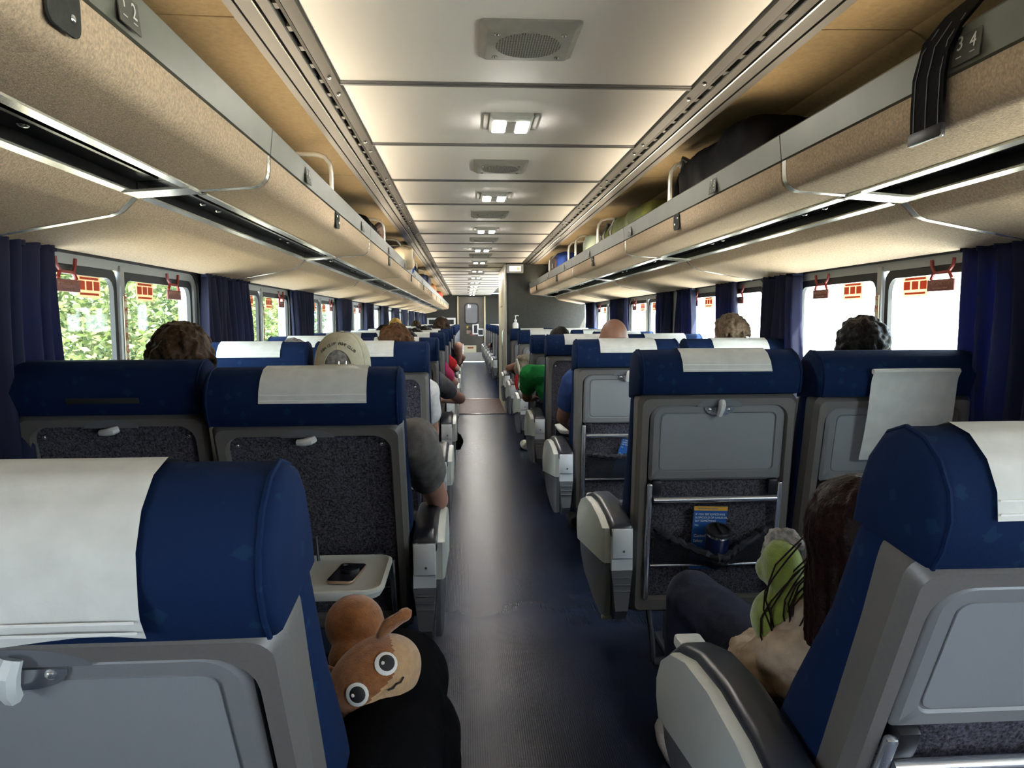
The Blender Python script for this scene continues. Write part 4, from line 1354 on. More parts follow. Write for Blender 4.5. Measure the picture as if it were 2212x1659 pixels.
def sitter(label, xs, yarm, hx=None, hz=1.225, lean=0.0, skin='skin', shirt=None, pants=None, hair=None, hair_mat=None, sleeve='short', arm_out=None, side=1, vox=0.012, far=False, hy=None, ht=1.0, shoe=None, face=0.0):
    """someone sitting upright in the seat whose armrest ends at yarm; side=+1: the aisle is on +x"""
    piv = yarm + 0.115
    hx = xs if hx is None else hx
    hip = Vector((xs, piv + 0.24, 0.52))
    hd = Vector((hx, hy if hy is not None else piv + 0.02 + lean, hz))
    nk = hd + Vector((0, 0.035, -0.165))
    sh = [nk + Vector((s_ * 0.185 * ht, 0.015, -0.065)) for s_ in (-1, 1)]
    arms = []
    for s_, q in ((-1, sh[0]), (1, sh[1])):
        if arm_out and s_ == side:
            el, wr = Vector(arm_out[0]), Vector(arm_out[1])
        else:
            el = q + Vector((s_ * 0.03, 0.10, -0.25))
            wr = Vector((xs + s_ * 0.09, piv + 0.50, 0.60))
        arms.append((q, el, wr))
    legs = [(hip + Vector((s_ * 0.09, 0.02, -0.02)), Vector((xs + s_ * 0.11, piv + 0.68, 0.51)), Vector((xs + s_ * 0.12, piv + 0.74, 0.10))) for s_ in (-1, 1)]
    return person(label, hip, nk, hd, arms, legs, skin, shirt or CL['grey'], pants or CL['denim'], shoe or CL['shoe'], sleeve, hair, hair_mat, vox, ht, face, far=far)

CL = {k: mat('cloth_' + k, c, 0.9, noise=0.15, nscale=40, bump=0.3, bscale=300, spec=0.15) for k, c in dict(
    grey=(0.15, 0.135, 0.125), denim=(0.05, 0.07, 0.12), black=(0.008, 0.008, 0.010), green=(0.010, 0.135, 0.030), blue=(0.028, 0.055, 0.17), pink=(0.55, 0.05, 0.14), red=(0.42, 0.015, 0.02),
    white=(0.62, 0.60, 0.58), lavender=(0.22, 0.22, 0.34), purple=(0.07, 0.02, 0.13), tan=(0.34, 0.265, 0.195), navy_trouser=(0.022, 0.026, 0.045), khaki=(0.17, 0.145, 0.105), shoe=(0.05, 0.05, 0.05), darkgrey=(0.085, 0.08, 0.085), cream=(0.5, 0.47, 0.38), orange=(0.6, 0.15, 0.03)).items()}
CL['black'] = mat('cloth_black', (0.004, 0.004, 0.005), 0.95, bump=0.3, bscale=200, spec=0.04)
HAIR = {k: mat('hair_' + k, c, 0.45, noise=0.5, nscale=90, bump=0.5, bscale=220, spec=0.1) for k, c in dict(
    brown=(0.045, 0.025, 0.013), dark=(0.010, 0.008, 0.007), ash=(0.115, 0.080, 0.052), blond=(0.50, 0.33, 0.10), auburn=(0.012, 0.0045, 0.0035), grey=(0.24, 0.22, 0.20), chestnut=(0.070, 0.032, 0.014)).items()}

# left block
sitter('passenger with tousled brown hair in the second left window seat', -1.20, rowsL[1], hx=-1.09, hz=1.195, hy=2.42, shirt=CL['darkgrey'], hair='messy', hair_mat=HAIR['brown'], side=1)
cap_head = Vector((-0.560, 2.26, 1.180))
capman = sitter('passenger in beige cap and grey shirt with elbow on armrest', -0.60, rowsL[1], hx=cap_head.x, hz=cap_head.z, hy=cap_head.y, shirt=CL['grey'], skin='skin', hair='shorn', hair_mat=HAIR['grey'], arm_out=((-0.295, 2.60, 0.695), (-0.34, 2.86, 0.70)), side=1, vox=0.010, ht=1.12)
sitter('passenger with short brown hair and white sleeve in third left row', -0.60, rowsL[2], hx=-0.54, hz=1.190, hy=3.75, shirt=CL['white'], hair='short', hair_mat=HAIR['chestnut'], arm_out=((-0.375, 3.90, 0.74), (-0.40, 4.16, 0.70)), side=1, ht=0.76)
sitter('passenger in dark grey shirt with bare elbow over the aisle, fourth left row', -0.62, rowsL[3], hx=-0.60, hz=1.15, hy=5.05, shirt=CL['darkgrey'], hair='short', hair_mat=HAIR['dark'], arm_out=((-0.235, 5.55, 0.745), (-0.45, 5.75, 0.72)), side=1)
sitter('passenger in a bright pink shirt beside the aisle, fifth left row', -0.60, rowsL[4], hx=-0.62, hz=1.14, hy=6.4, shirt=CL['pink'], hair='short', hair_mat=HAIR['dark'], arm_out=((-0.30, 6.62, 0.78), (-0.42, 6.85, 0.72)), side=1, ht=1.12)
sitter('passenger in a red shirt beside the aisle, sixth left row', -0.60, rowsL[5], hx=-0.62, hz=1.15, hy=7.8, shirt=CL['red'], hair='short', hair_mat=HAIR['dark'], arm_out=((-0.295, 8.0, 0.82), (-0.42, 8.3, 0.72)), side=1, ht=1.10, vox=0.014, far=True)
hp_head = Vector((-0.49, 9.15, 1.245))
sitter('passenger with black headphones and bare shoulder, seventh left row', -0.58, rowsL[6], hx=hp_head.x, hz=hp_head.z, hy=hp_head.y, shirt=CL['black'], sleeve='none', hair='short', hair_mat=HAIR['brown'], arm_out=((-0.285, 9.35, 0.82), (-0.42, 9.65, 0.72)), side=1, ht=1.1, vox=0.014, far=True)
sitter('passenger in a purple sleeve with arm in the aisle, eighth left row', -0.58, rowsL[7], hx=-0.60, hz=1.16, hy=10.5, shirt=CL['purple'], hair='short', hair_mat=HAIR['dark'], arm_out=((-0.235, 10.75, 0.80), (-0.30, 11.05, 0.66)), side=1, ht=1.1, vox=0.014, far=True)
sitter('passenger with yellow blond hair beyond the white headrest covers', -1.18, rowsL[7], hx=-1.17, hz=1.245, hy=10.45, shirt=CL['cream'], hair='short', hair_mat=HAIR['blond'], vox=0.014, far=True)
sitter('dark-haired passenger low in the sixth left window seat', -1.18, rowsL[5], hx=-1.05, hz=1.165, hy=7.9, shirt=CL['darkgrey'], hair='short', hair_mat=HAIR['dark'], vox=0.014, far=True)
sitter('grey-brown haired passenger in a distant left window seat', -1.18, 13.0, hx=-1.08, hz=1.215, hy=13.35, shirt=CL['grey'], hair='short', hair_mat=HAIR['brown'], vox=0.014, far=True)
sitter('pale-haired passenger low in the third left window seat', -1.20, rowsL[2], hx=-1.07, hz=1.115, hy=3.85, shirt=CL['white'], hair='short', hair_mat=HAIR['grey'], vox=0.014, far=True)

# right block
sitter('passenger with curly black hair in the second right window seat', 1.15, rowsR[1], hx=1.25, hz=1.205, hy=2.62, shirt=CL['darkgrey'], hair='curly', hair_mat=HAIR['dark'], side=-1, ht=0.84)
sitter('passenger with light brown hair in the third right window seat', 1.21, rowsR[2], hx=1.235, hz=1.235, hy=3.92, shirt=CL['khaki'], hair='short', hair_mat=HAIR['ash'], side=-1, ht=0.86)
sitter('bald passenger in a blue shirt in the third right row', 0.62, rowsR[2], hx=0.597, hz=1.225, hy=3.90, shirt=CL['blue'], skin='skin_tan', arm_out=((0.36, 4.15, 0.78), (0.45, 4.42, 0.68)), side=-1, ht=1.08)
sitter('passenger with cropped dark hair and green shirt in the fourth right row', 0.60, rowsR[3], hx=0.49, hz=1.165, hy=5.35, shirt=CL['green'], skin='skin_dark', hair='buzz', hair_mat=HAIR['dark'], arm_out=((0.275, 5.62, 0.745), (0.33, 5.88, 0.72)), side=-1, ht=1.15)
sitter('passenger with grey hair low in the fifth right window seat', 1.20, rowsR[4], hx=1.16, hz=1.16, hy=6.85, shirt=CL['white'], hair='short', hair_mat=HAIR['grey'], vox=0.014, far=True)
sitter('passenger in a lavender sleeve with elbow on the sixth right armrest', 0.66, rowsR[5], hx=0.72, hz=1.10, hy=8.1, shirt=CL['lavender'], skin='skin_tan', hair='short', hair_mat=HAIR['dark'], arm_out=((0.29, 8.25, 0.80), (0.40, 8.5, 0.72)), side=-1, vox=0.014, far=True)
sitter('distant passenger with dark clothes on the right beyond the partition', 0.60, 15.66, hx=0.66, hz=1.05, shirt=CL['black'], skin='skin_tan', hair='short', hair_mat=HAIR['dark'], arm_out=((0.32, 16.0, 0.80), (0.36, 16.3, 0.74)), side=-1, vox=0.016, far=True)

# beige cap on the capped passenger
cp = thing('baseball_cap', 'beige cap with black stitched lettering, worn backwards by the second-row passenger', 'cap', tuple(cap_head))
def cap_pt(th, ph, k=1.0):
    r_ = max(0.0, math.sin(th)) ** 0.74
    return Vector((0.083 * k * r_ * math.cos(ph), -0.010 + 0.104 * k * r_ * math.sin(ph), 0.016 + 0.102 * k * math.cos(th)))
m = MB()
NP, NT = 120, 16
def th_end(ph):
    d = abs((math.degrees(ph) % 360) - 270)
    return RAD(95 - (36 * math.sqrt(max(0, 1 - (d / 30) ** 2)) if d < 30 else 0))
lo = []
for k, order in ((1.0, range(NT + 1)), (0.968, range(NT, -1, -1))):
    for j in order:
        lo.append([tuple(cap_pt(max(0.001, th_end(2 * math.pi * i / NP) * j / NT), 2 * math.pi * i / NP, k)) for i in range(NP)])
m.loft(lo, False, False)
CAPM = mat('cap_cotton', (0.50, 0.46, 0.33), 0.9, noise=0.08, nscale=60, bump=0.3, bscale=350)
m.obj('crown', CAPM, cp, smooth=60)
MB().ell((0, -0.01, 0.118), (0.007, 0.007, 0.004), 10, 6).obj('top_button', CAPM, cp)
for i in range(6):
    ph = RAD(60 * i + 30)
    MB().tube([cap_pt(RAD(3) + (th_end(ph) - RAD(3)) * q / 11, ph, 1.004) for q in range(12)], 0.0011, 5).obj('panel_seam', CAPM, cp)
MB().tube([cap_pt(RAD(86), RAD(a), 1.012) for a in range(236, 305, 6)], [0.0105] * 12, 8, flat=0.35).obj('strap', CAPM, cp)
bk = MB()
bp = cap_pt(RAD(86), RAD(281), 1.04)
bk.tube([bp + Vector((-0.010, 0, -0.012)), bp + Vector((0.010, 0.002, -0.012)), bp + Vector((0.010, 0.002, 0.012)), bp + Vector((-0.010, 0, 0.012)), bp + Vector((-0.010, 0, -0.012))], 0.0018, 6).obj('buckle', 'bright_metal', cp)
m = MB().grid(lambda u, v: ((u - 0.5) * 0.15 * (1 - 0.25 * v * v), 0.082 + 0.075 * v, -0.012 - 0.018 * (2 * u - 1) ** 2 - 0.02 * v), 12, 6)
br_ = m.obj('brim', CAPM, cp, fix=False)
br_.modifiers.new('thickness', 'SOLIDIFY').thickness = 0.004
txt = 'SEA CLIFF YACHT CLUB'
for i, ch in enumerate(txt):
    if ch == ' ':
        continue
    u = (i - (len(txt) - 1) / 2) / ((len(txt) - 1) / 2)
    ph = RAD(270 + u * 38)
    th = RAD(47 + 16 * u * u)
    p0 = cap_pt(th, ph, 1.006)
    nrm = (cap_pt(th, ph, 1.1) - cap_pt(th, ph, 1.0)).normalized()
    ex = (cap_pt(RAD(47 + 16 * (u + 0.02) ** 2), RAD(270 + (u + 0.02) * 38)) - cap_pt(RAD(47 + 16 * (u - 0.02) ** 2), RAD(270 + (u - 0.02) * 38))).normalized()
    ey = nrm.cross(ex)
    mx = Matrix(((ex.x, ey.x, nrm.x, p0.x), (ex.y, ey.y, nrm.y, p0.y), (ex.z, ey.z, nrm.z, p0.z), (0, 0, 0, 1)))
    lettering(ch, 0.0135, 'ink', cp, mx, name='stitched_letter')
# headphones
hpb = thing('headphones', 'black headphones worn by the passenger in the seventh left row', 'headphones', tuple(hp_head))
MB().tube([(0.095 * math.cos(RAD(a)), -0.01, 0.02 + 0.115 * math.sin(RAD(a))) for a in range(-5, 186, 15)], 0.009, 8).obj('headband', 'black', hpb)
for sx in (-1, 1):
    MB().cyl((sx * 0.096, -0.005, -0.01), 0.040, 0.032, 14, 'x').obj('ear_cup', 'black', hpb)

# ---------------------------------------------------------------- the long-haired passenger, front right
hd = Vector((0.535, 1.30, 0.915))
nk = Vector((0.57, 1.32, 0.745))
woman = person('passenger with long dark auburn hair, tan sleeve and dark trousers', (0.62, 1.40, 0.50), nk, hd,
               [(Vector((0.455, 1.34, 0.665)), Vector((0.405, 1.48, 0.575)), Vector((0.50, 1.66, 0.57))), (Vector((0.70, 1.34, 0.72)), Vector((0.78, 1.50, 0.58)), Vector((0.62, 1.66, 0.60)))],
               [(Vector((0.57, 1.44, 0.50)), Vector((0.425, 1.93, 0.575)), Vector((0.43, 2.02, 0.10))), (Vector((0.68, 1.44, 0.50)), Vector((0.70, 1.95, 0.50)), Vector((0.70, 2.0, 0.10)))],
               'skin', CL['tan'], CL['navy_trouser'], mat('shoe_white', (0.62, 0.60, 0.62), 0.8, bump=0.5, bscale=120), 'long', None, None, 0.008, 0.92, 25.0, crease=(0.040, 0.05))
hm = MB()
winv = T(-0.62, -1.40, 0)
hm.ell(hd + Vector((0.0, -0.025, 0.03)), (0.095, 0.105, 0.105), 20, 12)
rn = random.Random(3)
for i in range(300):
    a = rn.uniform(80, 345)
    e = rn.uniform(-5, 78)
    hc = hd + Vector((0.0, -0.025, 0.03))
    def sf(el, k):
        return hc + Vector((0.095 * k * math.cos(RAD(el)) * math.cos(RAD(a)), 0.105 * k * math.cos(RAD(el)) * math.sin(RAD(a)), 0.105 * k * math.sin(RAD(el))))
    k = rn.uniform(0.99, 1.05)
    pts = [sf(e, 0.98)]
    el = e
    while el > -20:
        el -= 22
        pts.append(sf(max(el, -25), k))
    ln = rn.uniform(0.16, 0.27)
    last = pts[-1]
    en = Vector((0.495 + (last.x - hd.x) * 0.35 + rn.gauss(0, 0.014), 1.27 + (last.y - hd.y) * 0.4 + rn.gauss(0, 0.014), last.z - ln))
    pts += [last.lerp(en, 0.3) + Vector((rn.gauss(0, 0.004), rn.gauss(0, 0.004), 0)), last.lerp(en, 0.65), en]
    hm.tube(pts, [0.005] + [0.0065] * (len(pts) - 2) + [0.0015], 6)
link('hair', remeshed(hm, 'hair', 0.0045, 1, (0.003, 0.01)), HAIR['auburn'], woman, winv)
lk = MB()
for i in range(11):
    st = hd + Vector((-0.06 + rn.gauss(0, 0.015), 0.03 + rn.gauss(0, 0.02), -0.04 + rn.gauss(0, 0.02)))
    pts = [st]
    bx = rn.uniform(0.0, 0.05)
    for q in range(1, 9):
        f = q / 8
        pts.append(st + Vector((-0.045 * math.sin(math.pi * min(1, f * 1.2)) - bx * f * 0.6 + rn.gauss(0, 0.002), 0.05 * math.sin(math.pi * f) + rn.gauss(0, 0.003), -0.30 * f + rn.gauss(0, 0.003))))
    lk.tube(pts, [0.0019] * 8 + [0.0008], 5)
o = lk.obj('hair_lock', HAIR['auburn'], woman)
o.matrix_local = winv
o['kind'] = 'stuff'
# green plush travel pillow round her neck
GP = mat('green_plush', (0.16, 0.205, 0.030), 0.95, noise=0.2, nscale=35, bump=0.5, bscale=260, sheen=0.4)
pl = MB()
pl.ell((0.455, 1.44, 0.825), (0.042, 0.050, 0.058), 16, 10).ell((0.437, 1.465, 0.812), (0.026, 0.032, 0.030), 14, 10).ell((0.462, 1.43, 0.79), (0.035, 0.04, 0.05), 14, 8)
pl.ell((0.448, 1.44, 0.715), (0.054, 0.058, 0.062), 16, 10).ell((0.468, 1.40, 0.675), (0.035, 0.045, 0.03), 14, 8)
pl.tube([(0.47, 1.42, 0.74), (0.56, 1.44, 0.76), (0.62, 1.36, 0.80), (0.60, 1.26, 0.80)], [0.050, 0.055, 0.055, 0.045], 12)
gp = thing('neck_pillow', 'lumpy green plush neck pillow under the long-haired passenger', 'pillow', (0.46, 1.42, 0.6))
link('pillow_body', remeshed(pl, 'pillow_body', 0.007, 3, (0.006, 0.03)), GP, gp, T(-0.46, -1.42, -0.6))
sb = MB().tube([(0.425, 1.455, 0.845), (0.45, 1.47, 0.885), (0.475, 1.45, 0.885), (0.485, 1.42, 0.87)], [0.010, 0.016, 0.018, 0.010], 10)
link('fur_tuft', remeshed(sb, 'fur_tuft', 0.005, 1, (0.012, 0.012)), HAIR['grey'], gp, T(-0.46, -1.42, -0.6))
MB().tube([(0.405, 1.45, 0.735), (0.402, 1.455, 0.705), (0.412, 1.45, 0.675), (0.435, 1.44, 0.655)], 0.0035, 8).obj('clasp_wire', 'bright_metal', gp).matrix_local = T(-0.46, -1.42, -0.6)

# ---------------------------------------------------------------- passenger in black, front left, with a plush animal on the lap
blk = person('passenger in black, mostly hidden by the front left aisle seat', (-0.66, 1.32, 0.50), (-0.70, 1.14, 0.80), (-0.72, 1.20, 0.93),
             [(Vector((-0.87, 1.16, 0.76)), Vector((-0.88, 1.28, 0.64)), Vector((-0.74, 1.50, 0.60))), (Vector((-0.54, 1.18, 0.75)), Vector((-0.47, 1.32, 0.63)), Vector((-0.55, 1.52, 0.60)))],
             [(Vector((-0.76, 1.36, 0.50)), Vector((-0.78, 1.80, 0.50)), Vector((-0.78, 1.86, 0.10))), (Vector((-0.55, 1.36, 0.50)), Vector((-0.46, 1.72, 0.50)), Vector((-0.46, 1.80, 0.10)))],
             'skin', CL['black'], CL['black'], CL['shoe'], 'long', 'short', HAIR['dark'], 0.012)
jk = MB()
jk.tube([(-0.325, 1.02, 0.600), (-0.325, 1.28, 0.622), (-0.325, 1.45, 0.612), (-0.335, 1.55, 0.575)], [0.090, 0.094, 0.096, 0.085], 16)
jk.ell((-0.325, 1.02, 0.600), (0.09, 0.07, 0.09)).ell((-0.335, 1.55, 0.575), 0.08)
jk.tube([(-0.310, 1.21, 0.53), (-0.300, 1.30, 0.50), (-0.305, 1.48, 0.48)], [0.075, 0.095, 0.10], 16)
jk.ell((-0.310, 1.21, 0.53), 0.075).ell((-0.305, 1.48, 0.48), 0.10)
jk.ell((-0.40, 1.30, 0.56), (0.11, 0.17, 0.085)).ell((-0.47, 1.22, 0.53), (0.11, 0.14, 0.085))
jko = link('black_jacket', remeshed(jk, 'black_jacket', 0.010, 3, (0.014, 0.09)), CL['black'])
tag(jko, 'black jacket bunched over the front left armrest under the plush animal', 'jacket')
PB = mat('plush_brown', (0.28, 0.105, 0.030), 0.95, noise=0.25, nscale=60, bump=0.5, bscale=330, sheen=0.4)
PT = mat('plush_tan', (0.52, 0.33, 0.17), 0.95, noise=0.15, nscale=60, bump=0.5, bscale=330, sheen=0.4)
pa = thing('plush_animal', 'brown plush animal with big embroidered eyes lying on black jacket', 'plush toy', (-0.352, 1.25, 0.712))
PA = RZ(RAD(8)) @ RX(RAD(-30)) @ RY(RAD(-30)) @ Matrix.Scale(0.83, 4)
def phead(d):
    return 1.0
hd_ = MB().ell((0, 0, 0), (0.104, 0.088, 0.078), 96, 64)
me = hd_.mesh('head', 180)
me.materials.append(PB)
me.materials.append(PT)
for pg in me.polygons:
    c = pg.center
    if c.z < -0.030 + 0.010 * math.sin(c.x * 18) + 5.5 * max(0.0, c.x - 0.02) ** 2 * 6 and c.y < 0.05:
        pg.material_index = 1
ho_ = link('head', me, None, pa, PA)
for sx, (ex_, ez_) in ((-1, (-0.048, -0.012)), (1, (0.028, 0.004))):
    ey_ = -0.0885 * math.sqrt(max(0, 1 - (ex_ / 0.104) ** 2 - (ez_ / 0.078) ** 2))
    n_ = Vector((ex_ / 0.104 ** 2, ey_ / 0.088 ** 2, ez_ / 0.078 ** 2)).normalized()
    E_ = n_.to_track_quat('Z', 'Y').to_matrix().to_4x4()
    e = MB().ell((0, 0, 0), (0.0235, 0.0235, 0.004), 18, 6).obj('eye_white', 'white', ho_)
    e.matrix_local = T(ex_, ey_, ez_) @ E_
    MB().ell((0.001, 0, 0.0025), (0.0165, 0.0165, 0.0035), 18, 6).obj('pupil', 'ink', e)
    MB().ell((-0.006, 0.004, 0.0052), (0.004, 0.004, 0.0015), 8, 4).obj('eye_glint', 'white', e)
MB().tube([(0.005, -0.0795, -0.040), (0.016, -0.077, -0.043), (0.024, -0.077, -0.040), (0.034, -0.0745, -0.042), (0.044, -0.0735, -0.037)], 0.0022, 6).obj('mouth', 'ink', ho_)
ear = MB().tube([(0.045, -0.035, 0.058), (0.075, -0.05, 0.068), (0.112, -0.055, 0.066)], [0.015, 0.024, 0.019], 10, flat=0.65).ell((0.112, -0.055, 0.066), (0.019, 0.015, 0.015), 10, 6)
link('ear', remeshed(ear, 'ear', 0.005, 2), PB, ho_)
ear2 = MB().tube([(-0.060, 0.02, 0.055), (-0.080, 0.01, 0.078), (-0.090, 0.0, 0.090)], [0.012, 0.018, 0.013], 10, flat=0.6).ell((-0.09, 0.0, 0.09), 0.012, 10, 6)
link('ear', remeshed(ear2, 'ear', 0.005, 2), PB, ho_)
bd = MB().ell((-0.056, 0.15, 0.034), (0.058, 0.055, 0.057), 18, 12).ell((-0.05, 0.10, -0.01), (0.05, 0.05, 0.04), 14, 10)
link('tail', remeshed(bd, 'tail', 0.007, 4), PB, pa)

# ================================================================= SMALL THINGS AT THE SEATS
def in_seat(xc, yarm, rec):
    return T(xc, yarm + (0.075 if rec < 14 else 0.115), PZ) @ RX(RAD(rec - (2.2 if rec < 14 else 0)))
# phone on the open tray of the second left aisle seat
ph = thing('phone', 'black phone with gold edge lying face down on the open tray', 'phone', (-0.53, 2.06, 0.615))
PHM = RZ(RAD(-8))
m = MB().slab(rrect(0.075, 0.150, 0.012, 4), 0.0, 0.008, 0.002, mx=PHM @ RX(RAD(90)))
b_ = MB()
b_.loft([[tuple(PHM @ Vector((p[0], p[1], z))) for p in rrect(0.076 - s_, 0.152 - s_, 0.013, 4)] for z, s_ in ((0.001, 0.002), (0.003, 0), (0.006, 0), (0.008, 0.002))])
b_.obj('edge_band', mat('phone_gold', (0.55, 0.36, 0.24), 0.3, 0.8), ph)
b_ = MB()
b_.loft([[tuple(PHM @ Vector((p[0], p[1], z))) for p in rrect(0.072, 0.148, 0.012, 4)] for z in (0.004, 0.0088)])
b_.obj('back_glass', mat('phone_black', (0.008, 0.008, 0.010), 0.12, coat=0.5), ph)
MB().lathe(tuple(PHM @ Vector((0.004, 0.018, 0.0088))), [(0.026, 0.0), (0.026, 0.006), (0.018, 0.009), (0.0, 0.009)], 20).obj('grip_disc', 'black', ph)
MB().rbox(tuple(PHM @ Vector((-0.022, 0.060, 0.0095))), (0.012, 0.012, 0.002), 0.001).obj('camera_lens', 'bright_metal', ph)
# thin black stylus standing behind the tray
sty = MB().tube([(-0.635, 2.19, 0.615), (-0.643, 2.205, 0.685)], 0.0045, 8).ell((-0.643, 2.145, 0.735), 0.0045, 8, 5).obj('pen', 'black')
tag(sty, 'thin black pen leaning behind the open tray', 'pen')

SEAT_R2 = in_seat(XA, rowsR[1], 9)
# tumbler
tb = thing('tumbler', 'navy tumbler with dark lid in the mesh seat pocket', 'cup')
tb.matrix_world = SEAT_R2 @ T(-0.002, -0.048, 0.168) @ RX(RAD(10))
MB().lathe((0, 0, 0), [(0.030, 0), (0.032, 0.004), (0.041, 0.115), (0.042, 0.122)], 24).obj('cup_body', 'navy', tb)
MB().lathe((0, 0, 0.121), [(0.043, 0), (0.0435, 0.004), (0.043, 0.008)], 24).obj('steel_rim', 'alu', tb)
MB().lathe((0, 0, 0.128), [(0.043, 0), (0.043, 0.008), (0.040, 0.012), (0.034, 0.012), (0.033, 0.006), (0.0, 0.006)], 24).obj('lid', 'black', tb)
MB().rbox((0.004, 0.0, 0.1395), (0.009, 0.062, 0.010), 0.003).obj('lid_slider', 'ink', tb)
def brochure(frame, label, full=True):
    t = thing('safety_brochure', label, 'brochure')
    t.matrix_world = frame
    MB().box((0, 0, 0), (0.115, 0.003, 0.225)).obj('sheet', 'print_blue', t)
    MB().box((0, -0.0005, 0.106), (0.115, 0.0035, 0.014)).obj('gold_band', 'print_gold', t)
    q = RX(RAD(90))
    for i, (s_, sz) in enumerate((('IF YOU SEE SOMETHING', 0.0095), ('SUSPICIOUS OR UNUSUAL,', 0.0095), ('SAY SOMETHING', 0.0095))):
        lettering(s_, sz, 'white', t, T(-0.052, -0.002, 0.085 - 0.0115 * i) @ q, 'LEFT')
    lettering("WE'RE ALL IN THIS TOGETHER", 0.0050, 'print_blue', t, T(-0.045, -0.0028, 0.106) @ q, 'LEFT')
    for i, (s_, sz) in enumerate((('TELL', 0.007), ('Customer', 0.014), ('Safety', 0.014))):
        lettering(s_, sz, 'white', t, T(-0.052, -0.002, 0.046 - 0.018 * i - (0.02 if i else 0)) @ q, 'LEFT')
    return t
brochure(SEAT_R2 @ T(-0.012, -0.001, 0.243) @ RY(RAD(2)), 'blue safety brochure with gold top behind the tumbler')
brochure(in_seat(XA, rowsR[2], 8) @ T(0.015, -0.001, 0.265) @ RY(RAD(14)), 'tilted blue safety brochure in the third right row pocket')
# hand sanitizer
sn = thing('sanitizer_bottle', 'clear pump bottle of sanitizer on the charcoal partition', 'bottle', (0.516, PART_Y0 - 0.065, 1.175))
MB().rbox((0, 0.020, -0.012), (0.13, 0.11, 0.012), 0.004).obj('shelf_bracket', 'black', sn)
MB().lathe((0, 0, 0), [(0.038, 0), (0.042, 0.006), (0.042, 0.105), (0.034, 0.125), (0.016, 0.135), (0.016, 0.15)], 18).obj('bottle_body', mat('clear_gel', (0.66, 0.70, 0.66), 0.15), sn)
MB().rbox((0, -0.0415, 0.055), (0.052, 0.004, 0.075), 0.001).obj('bottle_label', 'white', sn)
MB().lathe((0, 0, 0.15), [(0.019, 0), (0.019, 0.02), (0.006, 0.022), (0.006, 0.065), (0.012, 0.066), (0.012, 0.08), (0, 0.08)], 14).obj('pump', 'white', sn)
MB().tube([(0, 0, 0.225), (0.03, 0, 0.228), (0.045, 0, 0.220)], 0.006, 8).obj('nozzle', 'white', sn)
# lit sign on the partition
es = thing('lit_sign', 'small lit sign box in a dark frame under the ceiling', 'sign', (0.513, PART_Y0 - 0.02, 2.066))
m = MB()
a, b = rrect(0.235, 0.125, 0.01, 3), rrect(0.165, 0.075, 0.004, 3)
m.loft([[(p[0], y, p[1]) for p in l] for l, y in ((a, 0.02), (a, -0.03), (b, -0.03), (b, -0.012))], False, False)
m.obj('sign_frame', 'frame_grey', es)
MB().box((0, -0.010, 0), (0.17, 0.006, 0.08)).obj('sign_screen', 'screen', es)
MB().prism([(-0.065, -0.012), (-0.02, -0.004), (-0.02, 0.008), (-0.055, 0.02)], -0.016, -0.012).obj('sign_symbol', 'screen_glow', es)
MB().cyl((0.045, -0.014, 0), 0.022, 0.004, 16, 'y').obj('sign_symbol', 'sticker', es)
# loose strap with a tag hanging by the second right armrest
ls = thing('luggage_strap', 'black strap with a beige tag hanging beside the second right seat', 'strap', (0.345, 2.98, 0.0))
MB().tube([(0.06, 0.05, 0.28), (0.0, 0.02, 0.275), (-0.02, 0.0, 0.26), (-0.01, -0.01, 0.20), (0.02, 0.0, 0.14), (0.04, 0.0, 0.10)], 0.012, 8, flat=0.3).obj('strap_band', 'black', ls)
MB().rbox((-0.012, 0.0, 0.265), (0.035, 0.03, 0.03), 0.008).obj('buckle', 'black', ls)
MB().rbox((0.045, -0.01, 0.10), (0.045, 0.012, 0.035), 0.004).obj('tag', 'cream', ls)
# khaki jacket hung over the sixth right aisle seat
kj = MB()
for (x, y, z, a, b, c) in ((0.43, 7.86, 0.93, 0.085, 0.09, 0.05), (0.42, 7.86, 0.82, 0.10, 0.10, 0.12), (0.44, 7.87, 0.66, 0.10, 0.09, 0.16), (0.49, 7.88, 0.52, 0.07, 0.08, 0.10), (0.50, 7.86, 0.86, 0.08, 0.09, 0.10)):
    kj.ell((x, y, z), (a, b, c), 16, 10)
kt = thing('hung_jacket', 'olive brown jacket hung over the sixth right aisle seat', 'jacket', (0.44, 7.86, 0.4))
link('jacket_body', remeshed(kj, 'jacket_body', 0.010, 2, (0.03, 0.07)), CL['khaki'], kt, T(-0.44, -7.86, -0.4))
MB().tube([(0.345, 7.80, 0.93), (0.36, 7.775, 0.86), (0.385, 7.77, 0.74), (0.365, 7.77, 0.64), (0.42, 7.78, 0.55), (0.47, 7.79, 0.50)], [0.008, 0.014, 0.010, 0.012, 0.012, 0.016], 8).obj('pale_lining', CL['cream'], kt).matrix_local = T(-0.44, -7.86, -0.4)
MB().tube([(0.345, 7.79, 0.76), (0.335, 7.78, 0.68), (0.345, 7.79, 0.60)], [0.012, 0.018, 0.010], 8).obj('red_scarf', CL['red'], kt).matrix_local = T(-0.44, -7.86, -0.4)
# pale shoe poking into the aisle by the fourth right row
sh_ = MB().tube([(0.42, 7.45, 0.05), (0.41, 7.52, 0.055), (0.40, 7.65, 0.045)], [0.045, 0.05, 0.035], 12)
tag(link('loose_shoe', remeshed(sh_, 'loose_shoe', 0.008, 2, (0.01, 0.03)), CL['cream']), 'pale yellow shoe on the aisle floor beside the green shirt passenger', 'shoe')
# dark bags on the aisle floor, left
bg = MB().rbox((-0.32, 6.45, 0.30), (0.10, 0.22, 0.16), 0.04, 3).ell((-0.27, 6.40, 0.28), (0.05, 0.08, 0.07))
tag(link('floor_bag', remeshed(bg, 'floor_bag', 0.012, 2, (0.03, 0.06)), CL['black']), 'small dark bag hanging by the fifth left aisle seat', 'bag')

